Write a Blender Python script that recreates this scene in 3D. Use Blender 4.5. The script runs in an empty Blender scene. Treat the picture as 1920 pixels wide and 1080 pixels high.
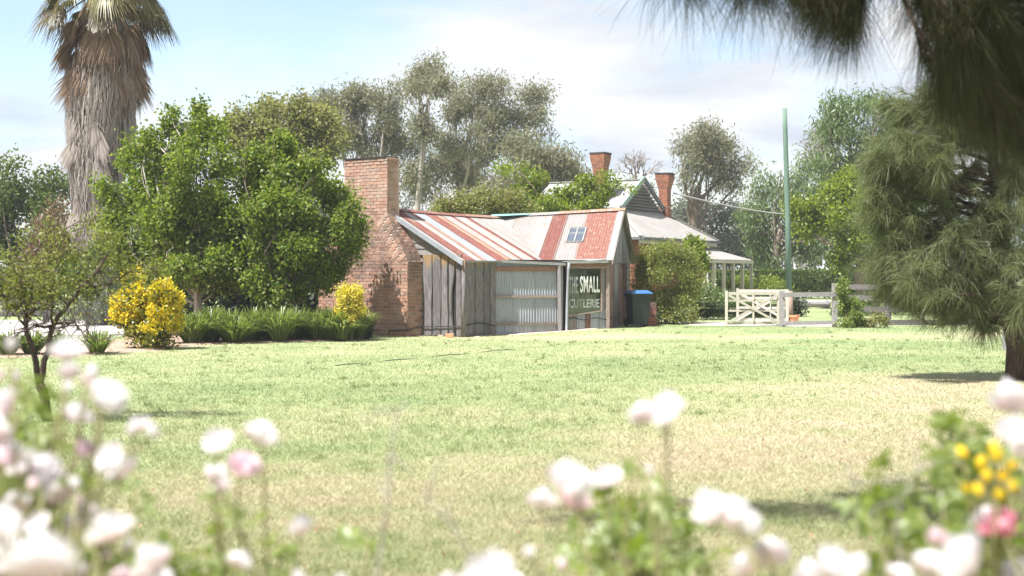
import bpy, math
import numpy as np
from mathutils import Vector, Matrix

SC = bpy.context.scene
COL = SC.collection
R = math.radians
F, CAMZ, HZ = 2666.7, 1.6, 515.0
HAZE = 0.0005

# ------------------------------------------------------------------ camera
cam = bpy.data.cameras.new('camera')
camo = bpy.data.objects.new('camera', cam)
COL.objects.link(camo)
camo.location = (0, 0, CAMZ)
camo.rotation_euler = (R(90), 0, 0)
cam.lens = 50
cam.sensor_width = 36
cam.shift_y = -25 / 1920
cam.clip_start = 0.05
cam.clip_end = 6000
cam.dof.use_dof = True
cam.dof.focus_distance = 36
cam.dof.aperture_fstop = 2.4
SC.camera = camo

# ------------------------------------------------------------------ sun and sky
SUN_AZ, SUN_EL = R(41), R(61)          # the sun stands behind the camera, to its left
LIGHT = Vector((math.cos(SUN_AZ) * math.cos(SUN_EL), math.sin(SUN_AZ) * math.cos(SUN_EL), -math.sin(SUN_EL)))
sun = bpy.data.lights.new('sun', 'SUN')
sun.energy = 4.6
sun.angle = R(0.53)
sun.color = (1.0, 0.97, 0.93)
suno = bpy.data.objects.new('sun', sun)
suno.rotation_euler = LIGHT.to_track_quat('-Z', 'Y').to_euler()
COL.objects.link(suno)

W = bpy.data.worlds.new('World')
SC.world = W
W.use_nodes = True
nt = W.node_tree
N, Lk = nt.nodes, nt.links


def node(t, typ, **kw):
    n = t.nodes.new(typ)
    for k, v in kw.items():
        if k == 'ins':
            for i, x in v.items():
                n.inputs[i].default_value = x
        else:
            setattr(n, k, v)
    return n


bg = N['Background']
bg.inputs[1].default_value = 0.085
sky = node(nt, 'ShaderNodeTexSky', sky_type='NISHITA', sun_disc=False, sun_elevation=SUN_EL,
           sun_rotation=math.atan2(-LIGHT.x, -LIGHT.y), air_density=1.0, dust_density=0.4, ozone_density=1.0)
tc = node(nt, 'ShaderNodeTexCoord')
sep = node(nt, 'ShaderNodeSeparateXYZ')
Lk.new(tc.outputs['Generated'], sep.inputs[0])
za = node(nt, 'ShaderNodeMath', operation='MAXIMUM', ins={1: 0.0})
Lk.new(sep.outputs[2], za.inputs[0])
zb = node(nt, 'ShaderNodeMath', operation='ADD', ins={1: 0.16})
Lk.new(za.outputs[0], zb.inputs[0])
dx = node(nt, 'ShaderNodeMath', operation='DIVIDE'); dy = node(nt, 'ShaderNodeMath', operation='DIVIDE')
Lk.new(sep.outputs[0], dx.inputs[0]); Lk.new(zb.outputs[0], dx.inputs[1])
Lk.new(sep.outputs[1], dy.inputs[0]); Lk.new(zb.outputs[0], dy.inputs[1])
cmb = node(nt, 'ShaderNodeCombineXYZ', ins={2: 9.9})
Lk.new(dx.outputs[0], cmb.inputs[0]); Lk.new(dy.outputs[0], cmb.inputs[1])
nz = node(nt, 'ShaderNodeTexNoise', ins={'Scale': 0.62, 'Detail': 9, 'Roughness': 0.55, 'Distortion': 0.35})
Lk.new(cmb.outputs[0], nz.inputs['Vector'])
cr = node(nt, 'ShaderNodeValToRGB')
cr.color_ramp.elements[0].position = 0.40; cr.color_ramp.elements[0].color = (0.12, 0.12, 0.12, 1)
cr.color_ramp.elements[1].position = 0.50; cr.color_ramp.elements[1].color = (1, 1, 1, 1)
Lk.new(nz.outputs[0], cr.inputs[0])
nz2 = node(nt, 'ShaderNodeTexNoise', ins={'Scale': 1.35, 'Detail': 7, 'Roughness': 0.5, 'Distortion': 0.2})
cmb2 = node(nt, 'ShaderNodeCombineXYZ', ins={2: 3.1})
Lk.new(dx.outputs[0], cmb2.inputs[0]); Lk.new(dy.outputs[0], cmb2.inputs[1])
Lk.new(cmb2.outputs[0], nz2.inputs['Vector'])
cr2 = node(nt, 'ShaderNodeValToRGB')
cr2.color_ramp.elements[0].position = 0.36; cr2.color_ramp.elements[0].color = (3.0, 3.4, 4.0, 1)
cr2.color_ramp.elements[1].position = 0.53; cr2.color_ramp.elements[1].color = (4.5, 4.55, 4.62, 1)
Lk.new(nz2.outputs[0], cr2.inputs[0])
mxs = node(nt, 'ShaderNodeMix', data_type='RGBA')
Lk.new(cr.outputs[0], mxs.inputs['Factor'])
Lk.new(sky.outputs[0], mxs.inputs['A'])
Lk.new(cr2.outputs[0], mxs.inputs['B'])
Lk.new(mxs.outputs['Result'], bg.inputs[0])

SC.view_settings.view_transform = 'Standard'
SC.view_settings.look = 'None'
SC.view_settings.exposure = 1.38
SC.view_settings.gamma = 1
SC.view_settings.use_curve_mapping = False
SC.render.engine = 'CYCLES'
SC.cycles.max_bounces = 6
SC.cycles.transmission_bounces = 4
SC.cycles.transparent_max_bounces = 6
SC.cycles.use_denoising = True

# ------------------------------------------------------------------ helpers


def P(px, py, Y):
    return np.array([(px - 960) / F * Y, Y, CAMZ - (py - HZ) / F * Y])


def ss(a, b, x):
    t = np.clip((np.asarray(x, float) - a) / (b - a), 0, 1)
    return t * t * (3 - 2 * t)


def gz(x, y):
    return 0.13 * ss(-0.5, 2.6, x) * ss(34, 39.5, y)


def gp(x, y, dz=0.0):
    return np.array([x, y, float(gz(x, y)) + dz])


BASE = {}


def empty(name, loc, label=None, cat=None, group=None):
    o = bpy.data.objects.new(name, None)
    COL.objects.link(o)
    o.location = [float(c) for c in loc]
    o.empty_display_size = 0.2
    BASE[o] = np.array(loc, float)
    tag(o, label, cat, group)
    return o


def tag(o, label=None, cat=None, group=None, kind=None):
    if label: o['label'] = label
    if cat: o['category'] = cat
    if group: o['group'] = group
    if kind: o['kind'] = kind
    return o


def mesh(name, V, Fc, mats, smooth=False, uv=None, attr=None):
    V = np.ascontiguousarray(V, dtype=np.float32)
    me = bpy.data.meshes.new(name)
    if isinstance(Fc, np.ndarray):
        k = Fc.shape[1]; m = Fc.shape[0]
        me.vertices.add(len(V)); me.vertices.foreach_set('co', V.ravel())
        me.loops.add(m * k); me.loops.foreach_set('vertex_index', np.ascontiguousarray(Fc, dtype=np.int32).ravel())
        me.polygons.add(m)
        me.polygons.foreach_set('loop_start', np.arange(0, m * k, k, dtype=np.int32))
        me.update(calc_edges=True)
    else:
        me.from_pydata([tuple(map(float, v)) for v in V], [], Fc)
    if smooth:
        me.polygons.foreach_set('use_smooth', np.ones(len(me.polygons), dtype=bool))
    if uv is not None:
        u = me.uv_layers.new(name='UVMap')
        idx = np.zeros(len(me.loops), dtype=np.int32); me.loops.foreach_get('vertex_index', idx)
        u.data.foreach_set('uv', np.asarray(uv, dtype=np.float32)[idx].ravel())
    if attr:
        for an, av in attr.items():
            a = me.attributes.new(an, 'FLOAT', 'POINT')
            a.data.foreach_set('value', np.asarray(av, dtype=np.float32))
    for m_ in (mats if isinstance(mats, (list, tuple)) else [mats]):
        me.materials.append(m_)
    return me


def obj(name, V, Fc, mat, parent=None, smooth=False, uv=None, attr=None, base=None):
    """one mesh object; V in world coordinates, kept relative to the thing's base"""
    b = np.zeros(3)
    if parent is not None:
        b = BASE[parent]
    elif base is not None:
        b = np.array(base, float)
    me = mesh(name, np.asarray(V) - b, Fc, mat, smooth, uv, attr)
    o = bpy.data.objects.new(name, me)
    COL.objects.link(o)
    BASE[o] = b
    if parent is not None:
        o.parent = parent
    else:
        o.location = [float(c) for c in b]
    return o


def inst(name, me, parent, M):
    """shared mesh, world matrix M, child of parent"""
    o = bpy.data.objects.new(name, me)
    COL.objects.link(o)
    M = M.copy()
    if parent is not None:
        o.parent = parent
        M.translation = M.translation - Vector(BASE[parent])
    o.matrix_basis = M
    return o


class MB:
    def __init__(self):
        self.V = []; self.F = []

    def add(self, V, Fc):
        n = len(self.V)
        self.V += [tuple(map(float, v)) for v in V]
        self.F += [tuple(int(i) + n for i in f) for f in Fc]
        return self

    def hexa(self, c):          # eight corners, bottom ring then top ring
        return self.add(c, [(3, 2, 1, 0), (4, 5, 6, 7), (0, 1, 5, 4), (1, 2, 6, 5), (2, 3, 7, 6), (3, 0, 4, 7)])

    def box(self, c, s, rz=0.0):
        hx, hy, hz = s[0] / 2, s[1] / 2, s[2] / 2
        cs, sn = math.cos(rz), math.sin(rz)
        pts = []
        for z in (-hz, hz):
            for x, y in ((-hx, -hy), (hx, -hy), (hx, hy), (-hx, hy)):
                pts.append((c[0] + x * cs - y * sn, c[1] + x * sn + y * cs, c[2] + z))
        return self.hexa(pts)

    def beam(self, a, b, w, h, up=(0, 0, 1)):
        a = np.array(a, float); b = np.array(b, float)
        d = b - a; d /= np.linalg.norm(d)
        s = np.cross(d, np.array(up, float)); s /= np.linalg.norm(s)
        t = np.cross(s, d)
        pts = []
        for q in (a, b):
            for i, j in ((-1, -1), (1, -1), (1, 1), (-1, 1)):
                pts.append(q + s * i * w / 2 + t * j * h / 2)
        return self.hexa(pts)

    def tube(self, pts, rad, n=8, cap=True):
        V, Fc = tube(pts, rad, n)
        o = len(self.V)
        self.add(V, Fc)
        if cap:
            self.F.append(tuple(o + i for i in range(n))[::-1])
            m = len(V) - n
            self.F.append(tuple(o + m + i for i in range(n)))
        return self

    def lathe(self, prof, c, n=20):
        V = []; Fc = []
        for r, z in prof:
            for i in range(n):
                a = 2 * math.pi * i / n
                V.append((c[0] + r * math.cos(a), c[1] + r * math.sin(a), c[2] + z))
        for k in range(len(prof) - 1):
            for i in range(n):
                Fc.append((k * n + i, k * n + (i + 1) % n, (k + 1) * n + (i + 1) % n, (k + 1) * n + i))
        return self.add(V, Fc)

    def obj(self, name, mat, parent=None, smooth=False, base=None):
        return obj(name, np.array(self.V), self.F, mat, parent, smooth, base=base)


def tube(pts, rad, n=8):
    pts = np.asarray(pts, float)
    m = len(pts)
    rad = np.broadcast_to(np.asarray(rad, float), (m,))
    d = np.gradient(pts, axis=0)
    d /= np.linalg.norm(d, axis=1)[:, None] + 1e-9
    ref = np.array([0.13, 0.99, 0.05]) if abs(d[0][1]) < 0.9 else np.array([1.0, 0, 0.1])
    V = []
    for i in range(m):
        s = np.cross(d[i], ref); s /= np.linalg.norm(s) + 1e-9
        t = np.cross(d[i], s)
        for k in range(n):
            a = 2 * math.pi * k / n
            V.append(pts[i] + rad[i] * (math.cos(a) * s + math.sin(a) * t))
    Fc = []
    for i in range(m - 1):
        for k in range(n):
            Fc.append((i * n + k, i * n + (k + 1) % n, (i + 1) * n + (k + 1) % n, (i + 1) * n + k))
    return V, Fc


def curve(p0, p1, n, bend, rng):
    p0 = np.asarray(p0, float); p1 = np.asarray(p1, float)
    t = np.linspace(0, 1, n)[:, None]
    L = np.linalg.norm(p1 - p0)
    off = rng.normal(size=3) * bend * L
    off2 = rng.normal(size=3) * bend * L * 0.5
    return p0 + (p1 - p0) * t + off * np.sin(t * math.pi) + off2 * np.sin(2 * t * math.pi)


_rs = np.random.default_rng(5).random((256, 256))


def vnoise(x, y):
    xi = np.floor(x).astype(int); yi = np.floor(y).astype(int)
    fx = x - xi; fy = y - yi
    fx = fx * fx * (3 - 2 * fx); fy = fy * fy * (3 - 2 * fy)
    g = lambda a, b: _rs[a % 256, b % 256]
    return (g(xi, yi) * (1 - fx) + g(xi + 1, yi) * fx) * (1 - fy) + (g(xi, yi + 1) * (1 - fx) + g(xi + 1, yi + 1) * fx) * fy


def fbm(x, y, s, o=4):
    r = 0; a = 0.5; t = 0
    for i in range(o):
        r = r + a * vnoise(x * s + 17.3 * i, y * s + 9.1 * i); t += a
        a *= 0.5; s *= 2.03
    return r / t


def inpoly(x, y, poly):
    r = np.zeros(np.shape(x), bool)
    n = len(poly)
    for i in range(n):
        x0, y0 = poly[i]; x1, y1 = poly[(i + 1) % n]
        c = ((y0 > y) != (y1 > y))
        with np.errstate(divide='ignore', invalid='ignore'):
            xs = (x1 - x0) * (y - y0) / (y1 - y0 + 1e-12) + x0
        r ^= c & (x < xs)
    return r


# ------------------------------------------------------------------ materials


def mat(name, c1, c2=None, scale=3.0, rough=0.8, detail=6, lo=0.35, hi=0.65, rnd=0.0, bump=0.0, bscale=30.0,
        stretch=None, uv=False, metal=0.0, spec=0.3, extra=None):
    m = bpy.data.materials.new(name)
    m.use_nodes = True
    t = m.node_tree
    b = t.nodes['Principled BSDF']
    b.inputs['Roughness'].default_value = rough
    b.inputs['Metallic'].default_value = metal
    b.inputs['Specular IOR Level'].default_value = spec
    if uv:
        src = node(t, 'ShaderNodeTexCoord').outputs['UV']
    else:
        src = node(t, 'ShaderNodeNewGeometry').outputs['Position']
    mp = node(t, 'ShaderNodeMapping')
    mp.inputs['Scale'].default_value = stretch or (1, 1, 1)
    t.links.new(src, mp.inputs[0])
    nz = node(t, 'ShaderNodeTexNoise', ins={'Scale': scale, 'Detail': detail, 'Roughness': 0.6})
    t.links.new(mp.outputs[0], nz.inputs['Vector'])
    ramp = node(t, 'ShaderNodeValToRGB')
    ramp.color_ramp.elements[0].position = lo; ramp.color_ramp.elements[0].color = (*c1, 1)
    ramp.color_ramp.elements[1].position = hi; ramp.color_ramp.elements[1].color = (*(c2 or c1), 1)
    t.links.new(nz.outputs[0], ramp.inputs[0])
    out = ramp.outputs[0]
    if extra:
        for e in extra:
            # (colour, scale, lo, hi, stretch, strength)
            mp2 = node(t, 'ShaderNodeMapping'); mp2.inputs['Scale'].default_value = e[4] or (1, 1, 1)
            t.links.new(src, mp2.inputs[0])
            n2 = node(t, 'ShaderNodeTexNoise', ins={'Scale': e[1], 'Detail': 6, 'Roughness': 0.65})
            t.links.new(mp2.outputs[0], n2.inputs['Vector'])
            mr = node(t, 'ShaderNodeMapRange', ins={1: e[2], 2: e[3], 3: 0.0, 4: e[5]})
            t.links.new(n2.outputs[0], mr.inputs[0])
            mx = node(t, 'ShaderNodeMix', data_type='RGBA')
            mx.inputs['B'].default_value = (*e[0], 1)
            t.links.new(mr.outputs[0], mx.inputs['Factor'])
            t.links.new(out, mx.inputs['A'])
            out = mx.outputs['Result']
    if rnd:
        oi = node(t, 'ShaderNodeObjectInfo')
        mr = node(t, 'ShaderNodeMapRange', ins={3: 1 - rnd, 4: 1 + rnd})
        t.links.new(oi.outputs['Random'], mr.inputs[0])
        hs = node(t, 'ShaderNodeHueSaturation')
        t.links.new(mr.outputs[0], hs.inputs['Value'])
        t.links.new(out, hs.inputs['Color'])
        out = hs.outputs[0]
    t.links.new(out, b.inputs['Base Color'])
    if bump:
        n3 = node(t, 'ShaderNodeTexNoise', ins={'Scale': bscale, 'Detail': 5})
        t.links.new(mp.outputs[0], n3.inputs['Vector'])
        bp = node(t, 'ShaderNodeBump', ins={'Strength': bump, 'Distance': 0.02})
        t.links.new(n3.outputs[0], bp.inputs['Height'])
        t.links.new(bp.outputs[0], b.inputs['Normal'])
    return m


def leafmat(name, cols, transl=0.4, gloss=0.06, attr=None, rough=0.45):
    m = bpy.data.materials.new(name)
    m.use_nodes = True
    t = m.node_tree
    t.nodes.remove(t.nodes['Principled BSDF'])
    out = t.nodes['Material Output']
    if attr:
        at = node(t, 'ShaderNodeAttribute', attribute_name=attr)
        fac = at.outputs['Fac']
    else:
        g = node(t, 'ShaderNodeNewGeometry')
        fac = g.outputs['Random Per Island']
    ramp = node(t, 'ShaderNodeValToRGB')
    e = ramp.color_ramp.elements
    while len(e) < len(cols):
        e.new(0.5)
    for i, c in enumerate(cols):
        e[i].position = i / max(1, len(cols) - 1); e[i].color = (*c, 1)
    t.links.new(fac, ramp.inputs[0])
    d = node(t, 'ShaderNodeBsdfDiffuse')
    tr = node(t, 'ShaderNodeBsdfTranslucent')
    t.links.new(ramp.outputs[0], d.inputs[0])
    hs = node(t, 'ShaderNodeHueSaturation', ins={'Saturation': 1.15, 'Value': 1.25})
    t.links.new(ramp.outputs[0], hs.inputs['Color'])
    t.links.new(hs.outputs[0], tr.inputs[0])
    mx = node(t, 'ShaderNodeMixShader', ins={0: transl})
    t.links.new(d.outputs[0], mx.inputs[1]); t.links.new(tr.outputs[0], mx.inputs[2])
    gl = node(t, 'ShaderNodeBsdfGlossy', ins={'Roughness': rough})
    mg = node(t, 'ShaderNodeMixShader', ins={0: gloss})
    t.links.new(mx.outputs[0], mg.inputs[1]); t.links.new(gl.outputs[0], mg.inputs[2])
    t.links.new(mg.outputs[0], out.inputs[0])
    return m


M = {}
BRICKS = [(0.241, 0.15, 0.117), (0.345, 0.195, 0.145), (0.368, 0.221, 0.166), (0.322, 0.176, 0.131), (0.391, 0.254, 0.2), (0.287, 0.195, 0.159), (0.356, 0.202, 0.138), (0.38, 0.234, 0.179), (0.333, 0.189, 0.138)]


def brickmat(name, island, smear=True, cols=BRICKS):
    m = bpy.data.materials.new(name); m.use_nodes = True
    t = m.node_tree; b = t.nodes['Principled BSDF']
    b.inputs['Roughness'].default_value = 0.9
    b.inputs['Specular IOR Level'].default_value = 0.15
    geo = node(t, 'ShaderNodeNewGeometry')
    rand = geo.outputs['Random Per Island'] if island else node(t, 'ShaderNodeObjectInfo').outputs['Random']
    ramp = node(t, 'ShaderNodeValToRGB'); ramp.color_ramp.interpolation = 'CONSTANT'
    e = ramp.color_ramp.elements
    while len(e) < len(cols): e.new(0.5)
    for i, c in enumerate(cols):
        e[i].position = i / len(cols); e[i].color = (*c, 1)
    t.links.new(rand, ramp.inputs[0])
    out = ramp.outputs[0]
    nz = node(t, 'ShaderNodeTexNoise', ins={'Scale': 16, 'Detail': 6, 'Roughness': 0.7})
    t.links.new(geo.outputs['Position'], nz.inputs['Vector'])
    mr = node(t, 'ShaderNodeMapRange', ins={1: 0.3, 2: 0.7, 3: 0.75, 4: 1.25})
    t.links.new(nz.outputs[0], mr.inputs[0])
    hs = node(t, 'ShaderNodeHueSaturation'); t.links.new(mr.outputs[0], hs.inputs['Value']); t.links.new(out, hs.inputs['Color'])
    out = hs.outputs[0]
    if smear:
        sx = node(t, 'ShaderNodeSeparateXYZ'); t.links.new(geo.outputs['Position'], sx.inputs[0])
        # lime smeared over the stack, grime over the shoulders
        for colr, scl, lo, hi, z0, z1, z2, z3, st in (((0.42, 0.33, 0.27), 3.2, 0.42, 0.64, 2.9, 3.3, 6, 7, 0.7),
                                                      ((0.105, 0.08, 0.07), 3.0, 0.36, 0.58, 1.3, 1.8, 2.75, 3.25, 0.75),
                                                      ((0.40, 0.31, 0.25), 7.0, 0.52, 0.70, -1, -0.5, 6, 7, 0.5)):
            n2 = node(t, 'ShaderNodeTexNoise', ins={'Scale': scl, 'Detail': 7, 'Roughness': 0.62})
            t.links.new(geo.outputs['Position'], n2.inputs['Vector'])
            a = node(t, 'ShaderNodeMapRange', ins={1: lo, 2: hi, 3: 0, 4: st}); t.links.new(n2.outputs[0], a.inputs[0])
            b1 = node(t, 'ShaderNodeMapRange', ins={1: z0, 2: z1}); t.links.new(sx.outputs[2], b1.inputs[0])
            b2 = node(t, 'ShaderNodeMapRange', ins={1: z2, 2: z3, 3: 1, 4: 0}); t.links.new(sx.outputs[2], b2.inputs[0])
            m1 = node(t, 'ShaderNodeMath', operation='MULTIPLY'); t.links.new(a.outputs[0], m1.inputs[0]); t.links.new(b1.outputs[0], m1.inputs[1])
            m2 = node(t, 'ShaderNodeMath', operation='MULTIPLY'); t.links.new(m1.outputs[0], m2.inputs[0]); t.links.new(b2.outputs[0], m2.inputs[1])
            mx = node(t, 'ShaderNodeMix', data_type='RGBA'); mx.inputs['B'].default_value = (*colr, 1)
            t.links.new(m2.outputs[0], mx.inputs['Factor']); t.links.new(out, mx.inputs['A'])
            out = mx.outputs['Result']
    t.links.new(out, b.inputs['Base Color'])
    bp = node(t, 'ShaderNodeBump', ins={'Strength': 0.35, 'Distance': 0.01})
    t.links.new(nz.outputs[0], bp.inputs['Height']); t.links.new(bp.outputs[0], b.inputs['Normal'])
    return m


M['brick'] = brickmat('brick', False)
M['brickwork'] = brickmat('brickwork', True)
M['redbrick'] = brickmat('red_brick', True, False, [(0.27, 0.11, 0.065), (0.31, 0.135, 0.08), (0.235, 0.095, 0.06), (0.29, 0.125, 0.075), (0.21, 0.095, 0.07)])
M['darkbrick'] = brickmat('dark_brick', False, False, [(0.24, 0.10, 0.08), (0.16, 0.08, 0.07), (0.30, 0.12, 0.09), (0.13, 0.09, 0.08)])
M['mortar'] = mat('mortar', (0.54, 0.43, 0.35), (0.44, 0.35, 0.285), 9, 0.95)
M['soot'] = mat('soot', (0.03, 0.03, 0.03), (0.06, 0.05, 0.05), 9, 0.95)
M['slab'] = mat('weathered_slab', (0.105, 0.098, 0.10), (0.20, 0.186, 0.187), 5, 0.9, stretch=(7, 7, 0.8), rnd=0.25, bump=0.7, bscale=9,
                extra=[((0.045, 0.038, 0.036), 9, 0.50, 0.66, (5, 5, 0.35), 0.85), ((0.30, 0.2, 0.13), 3, 0.55, 0.75, (3, 3, 0.6), 0.5)])
# the slabs keep their ochre colour right under the eaves
_t = M['slab'].node_tree
_b = _t.nodes['Principled BSDF']
_src = _b.inputs['Base Color'].links[0].from_socket
_g = node(_t, 'ShaderNodeNewGeometry'); _s = node(_t, 'ShaderNodeSeparateXYZ'); _t.links.new(_g.outputs['Position'], _s.inputs[0])
_mp = node(_t, 'ShaderNodeMapping'); _mp.inputs['Scale'].default_value = (1, 1, 0.25); _t.links.new(_g.outputs['Position'], _mp.inputs[0])
_n = node(_t, 'ShaderNodeTexNoise', ins={'Scale': 6.5, 'Detail': 5}); _t.links.new(_mp.outputs[0], _n.inputs['Vector'])
_a = node(_t, 'ShaderNodeMath', operation='MULTIPLY_ADD', ins={1: 1.25, 2: -0.62}); _t.links.new(_n.outputs[0], _a.inputs[0])
_a2 = node(_t, 'ShaderNodeMath', operation='ADD'); _t.links.new(_a.outputs[0], _a2.inputs[0]); _t.links.new(_s.outputs[2], _a2.inputs[1])
_r = node(_t, 'ShaderNodeMapRange', ins={1: 1.84, 2: 2.05, 3: 0, 4: 0.9}); _t.links.new(_a2.outputs[0], _r.inputs[0])
_m = node(_t, 'ShaderNodeMix', data_type='RGBA'); _m.inputs['B'].default_value = (0.28, 0.175, 0.085, 1)
_t.links.new(_r.outputs[0], _m.inputs['Factor']); _t.links.new(_src, _m.inputs['A']); _t.links.new(_m.outputs['Result'], _b.inputs['Base Color'])

M['board'] = mat('grey_board', (0.17, 0.155, 0.15), (0.27, 0.25, 0.245), 4, 0.9, stretch=(2, 2, 8), rnd=0.2, bump=0.3)
M['oldwood'] = mat('old_wood', (0.19, 0.145, 0.125), (0.29, 0.235, 0.205), 5, 0.9, stretch=(2, 2, 6), rnd=0.15, bump=0.3)
M['redwood'] = mat('brown_beam', (0.20, 0.105, 0.07), (0.27, 0.165, 0.115), 5, 0.85, stretch=(2, 2, 6), bump=0.3)
M['greywood'] = mat('grey_rail', (0.22, 0.205, 0.21), (0.32, 0.30, 0.305), 6, 0.9, stretch=(2, 2, 6), rnd=0.15, bump=0.3)
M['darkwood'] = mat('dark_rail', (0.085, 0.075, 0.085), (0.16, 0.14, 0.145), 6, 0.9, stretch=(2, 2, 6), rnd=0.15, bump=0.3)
M['cream'] = mat('cream_paint', (0.45, 0.415, 0.355), (0.52, 0.485, 0.415), 6, 0.7, rnd=0.06, extra=[((0.48, 0.40, 0.30), 9, 0.60, 0.75, None, 0.6)])
M['white'] = mat('white_paint', (0.34, 0.335, 0.325), (0.27, 0.265, 0.26), 6, 0.6)
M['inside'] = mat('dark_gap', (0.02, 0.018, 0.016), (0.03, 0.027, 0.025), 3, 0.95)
ST = (10, 0.7, 1)
M['iron_white'] = mat('galvanised_iron', (0.225, 0.215, 0.208), (0.30, 0.285, 0.275), 3, 0.55, uv=True, stretch=ST, rnd=0.09, metal=0.0, spec=0.5,
                      extra=[((0.30, 0.19, 0.13), 4, 0.48, 0.68, (5, 0.5, 1), 0.75), ((0.20, 0.085, 0.06), 9, 0.60, 0.72, (3, 0.5, 1), 0.85),
                             ((0.16, 0.16, 0.17), 6, 0.55, 0.70, (2, 1.2, 1), 0.6), ((0.25, 0.135, 0.085), 1.7, 0.56, 0.67, (1.6, 1, 1), 0.6)])
M['iron_blue'] = mat('zinc_iron', (0.19, 0.205, 0.23), (0.25, 0.265, 0.285), 3, 0.5, uv=True, stretch=ST, rnd=0.08, spec=0.5,
                     extra=[((0.48, 0.36, 0.32), 5, 0.62, 0.76, (5, 0.5, 1), 0.6)])
M['iron_red'] = mat('rusted_red_iron', (0.15, 0.045, 0.036), (0.205, 0.08, 0.062), 4, 0.75, uv=True, stretch=ST, rnd=0.12,
                    extra=[((0.27, 0.20, 0.165), 5.5, 0.54, 0.72, (4, 1.2, 1), 0.8), ((0.24, 0.185, 0.155), 1.6, 0.56, 0.66, (1.6, 1, 1), 0.6), ((0.09, 0.035, 0.035), 4, 0.58, 0.7, (6, 0.6, 1), 0.5)])
M['iron_mottle'] = mat('mottled_rusted_iron', (0.17, 0.06, 0.048), (0.23, 0.11, 0.082), 5, 0.75, uv=True, stretch=ST,
                       extra=[((0.28, 0.215, 0.17), 4.0, 0.52, 0.64, (3, 1.6, 1), 0.8)])
M['iron_orange'] = mat('orange_rust_iron', (0.25, 0.115, 0.07), (0.32, 0.20, 0.145), 4, 0.75, uv=True, stretch=ST, rnd=0.1,
                       extra=[((0.30, 0.265, 0.24), 5, 0.48, 0.66, (4, 0.8, 1), 0.9)])
M['iron_wall'] = mat('wall_iron', (0.22, 0.235, 0.27), (0.34, 0.36, 0.40), 4, 0.5, uv=True, stretch=(8, 0.5, 1), rnd=0.1, spec=0.5,
                     extra=[((0.42, 0.30, 0.22), 5, 0.60, 0.76, (5, 0.4, 1), 0.7)])
M['iron_wall_rust'] = mat('rusty_wall_iron', (0.14, 0.055, 0.04), (0.20, 0.105, 0.078), 6, 0.8, uv=True, stretch=(5, 0.5, 1), rnd=0.1,
                          extra=[((0.23, 0.222, 0.215), 4, 0.48, 0.60, (4, 0.5, 1), 0.85), ((0.28, 0.205, 0.135), 3, 0.56, 0.70, (4, .6, 1), 0.7)])
M['iron_wall_grey'] = mat('grey_wall_iron', (0.17, 0.168, 0.16), (0.255, 0.25, 0.24), 4, 0.6, uv=True, stretch=(7, 0.6, 1), rnd=0.12,
                          extra=[((0.26, 0.105, 0.07), 3.0, 0.57, 0.66, (4, 0.7, 1), 0.8)])
M['gutter'] = mat('gutter_metal', (0.22, 0.225, 0.22), (0.30, 0.30, 0.295), 4, 0.5, spec=0.5, extra=[((0.30, 0.22, 0.17), 6, 0.6, 0.75, None, 0.6)])
M['pipe'] = mat('zinc_pipe', (0.22, 0.235, 0.26), (0.29, 0.305, 0.33), 4, 0.45, spec=0.5)
M['teal'] = mat('teal_flashing', (0.15, 0.36, 0.33), (0.20, 0.42, 0.39), 4, 0.6)
M['houseroof'] = mat('pale_house_roof', (0.26, 0.248, 0.232), (0.32, 0.30, 0.28), 1.4, 0.6, uv=False,
                     extra=[((0.27, 0.195, 0.145), 0.9, 0.56, 0.72, None, 0.55)])
M['houseroofwhite'] = mat('white_house_roof', (0.25, 0.25, 0.25), (0.30, 0.30, 0.295), 1.2, 0.55)
M['greentrim'] = mat('pale_green_trim', (0.24, 0.33, 0.295), (0.28, 0.36, 0.32), 2, 0.6)
M['slateblue'] = mat('dark_trim', (0.10, 0.11, 0.12), (0.14, 0.15, 0.16), 2, 0.6)
M['louvre'] = mat('louvre', (0.17, 0.15, 0.14), (0.23, 0.205, 0.19), 2, 0.7)
M['bark'] = mat('bark', (0.115, 0.085, 0.065), (0.22, 0.175, 0.145), 9, 0.95, stretch=(3, 3, 0.6), bump=0.5, bscale=25)
M['palebark'] = mat('pale_bark', (0.26, 0.225, 0.20), (0.42, 0.38, 0.34), 4, 0.9, stretch=(3, 3, 0.5), bump=0.3)
M['darkbark'] = mat('dark_bark', (0.035, 0.024, 0.019), (0.085, 0.058, 0.047), 12, 0.95, stretch=(3, 3, 0.5), bump=0.6, bscale=30)
M['twig'] = mat('grey_twig', (0.20, 0.165, 0.155), (0.33, 0.28, 0.26), 12, 0.9)
M['pole'] = mat('green_pole', (0.10, 0.165, 0.13), (0.15, 0.22, 0.175), 6, 0.75, stretch=(4, 4, 0.4), bump=0.15)
M['polebase'] = mat('brown_pole_foot', (0.26, 0.18, 0.14), (0.34, 0.25, 0.20), 6, 0.8, stretch=(4, 4, 0.4))
M['bin'] = mat('green_black_plastic', (0.012, 0.022, 0.022), (0.018, 0.03, 0.03), 5, 0.45, spec=0.4)
M['binlid'] = mat('blue_plastic', (0.03, 0.11, 0.26), (0.04, 0.135, 0.30), 5, 0.4, spec=0.45)
M['rubber'] = mat('rubber', (0.012, 0.012, 0.012), (0.02, 0.02, 0.02), 5, 0.8)
M['hose'] = mat('black_hose', (0.02, 0.02, 0.02), (0.035, 0.035, 0.03), 5, 0.6)
M['terracotta'] = mat('terracotta', (0.55, 0.24, 0.12), (0.62, 0.30, 0.17), 6, 0.8)
M['gravel'] = mat('gravel', (0.36, 0.33, 0.31), (0.46, 0.43, 0.405), 26, 0.95, bump=0.5, bscale=60)
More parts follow.
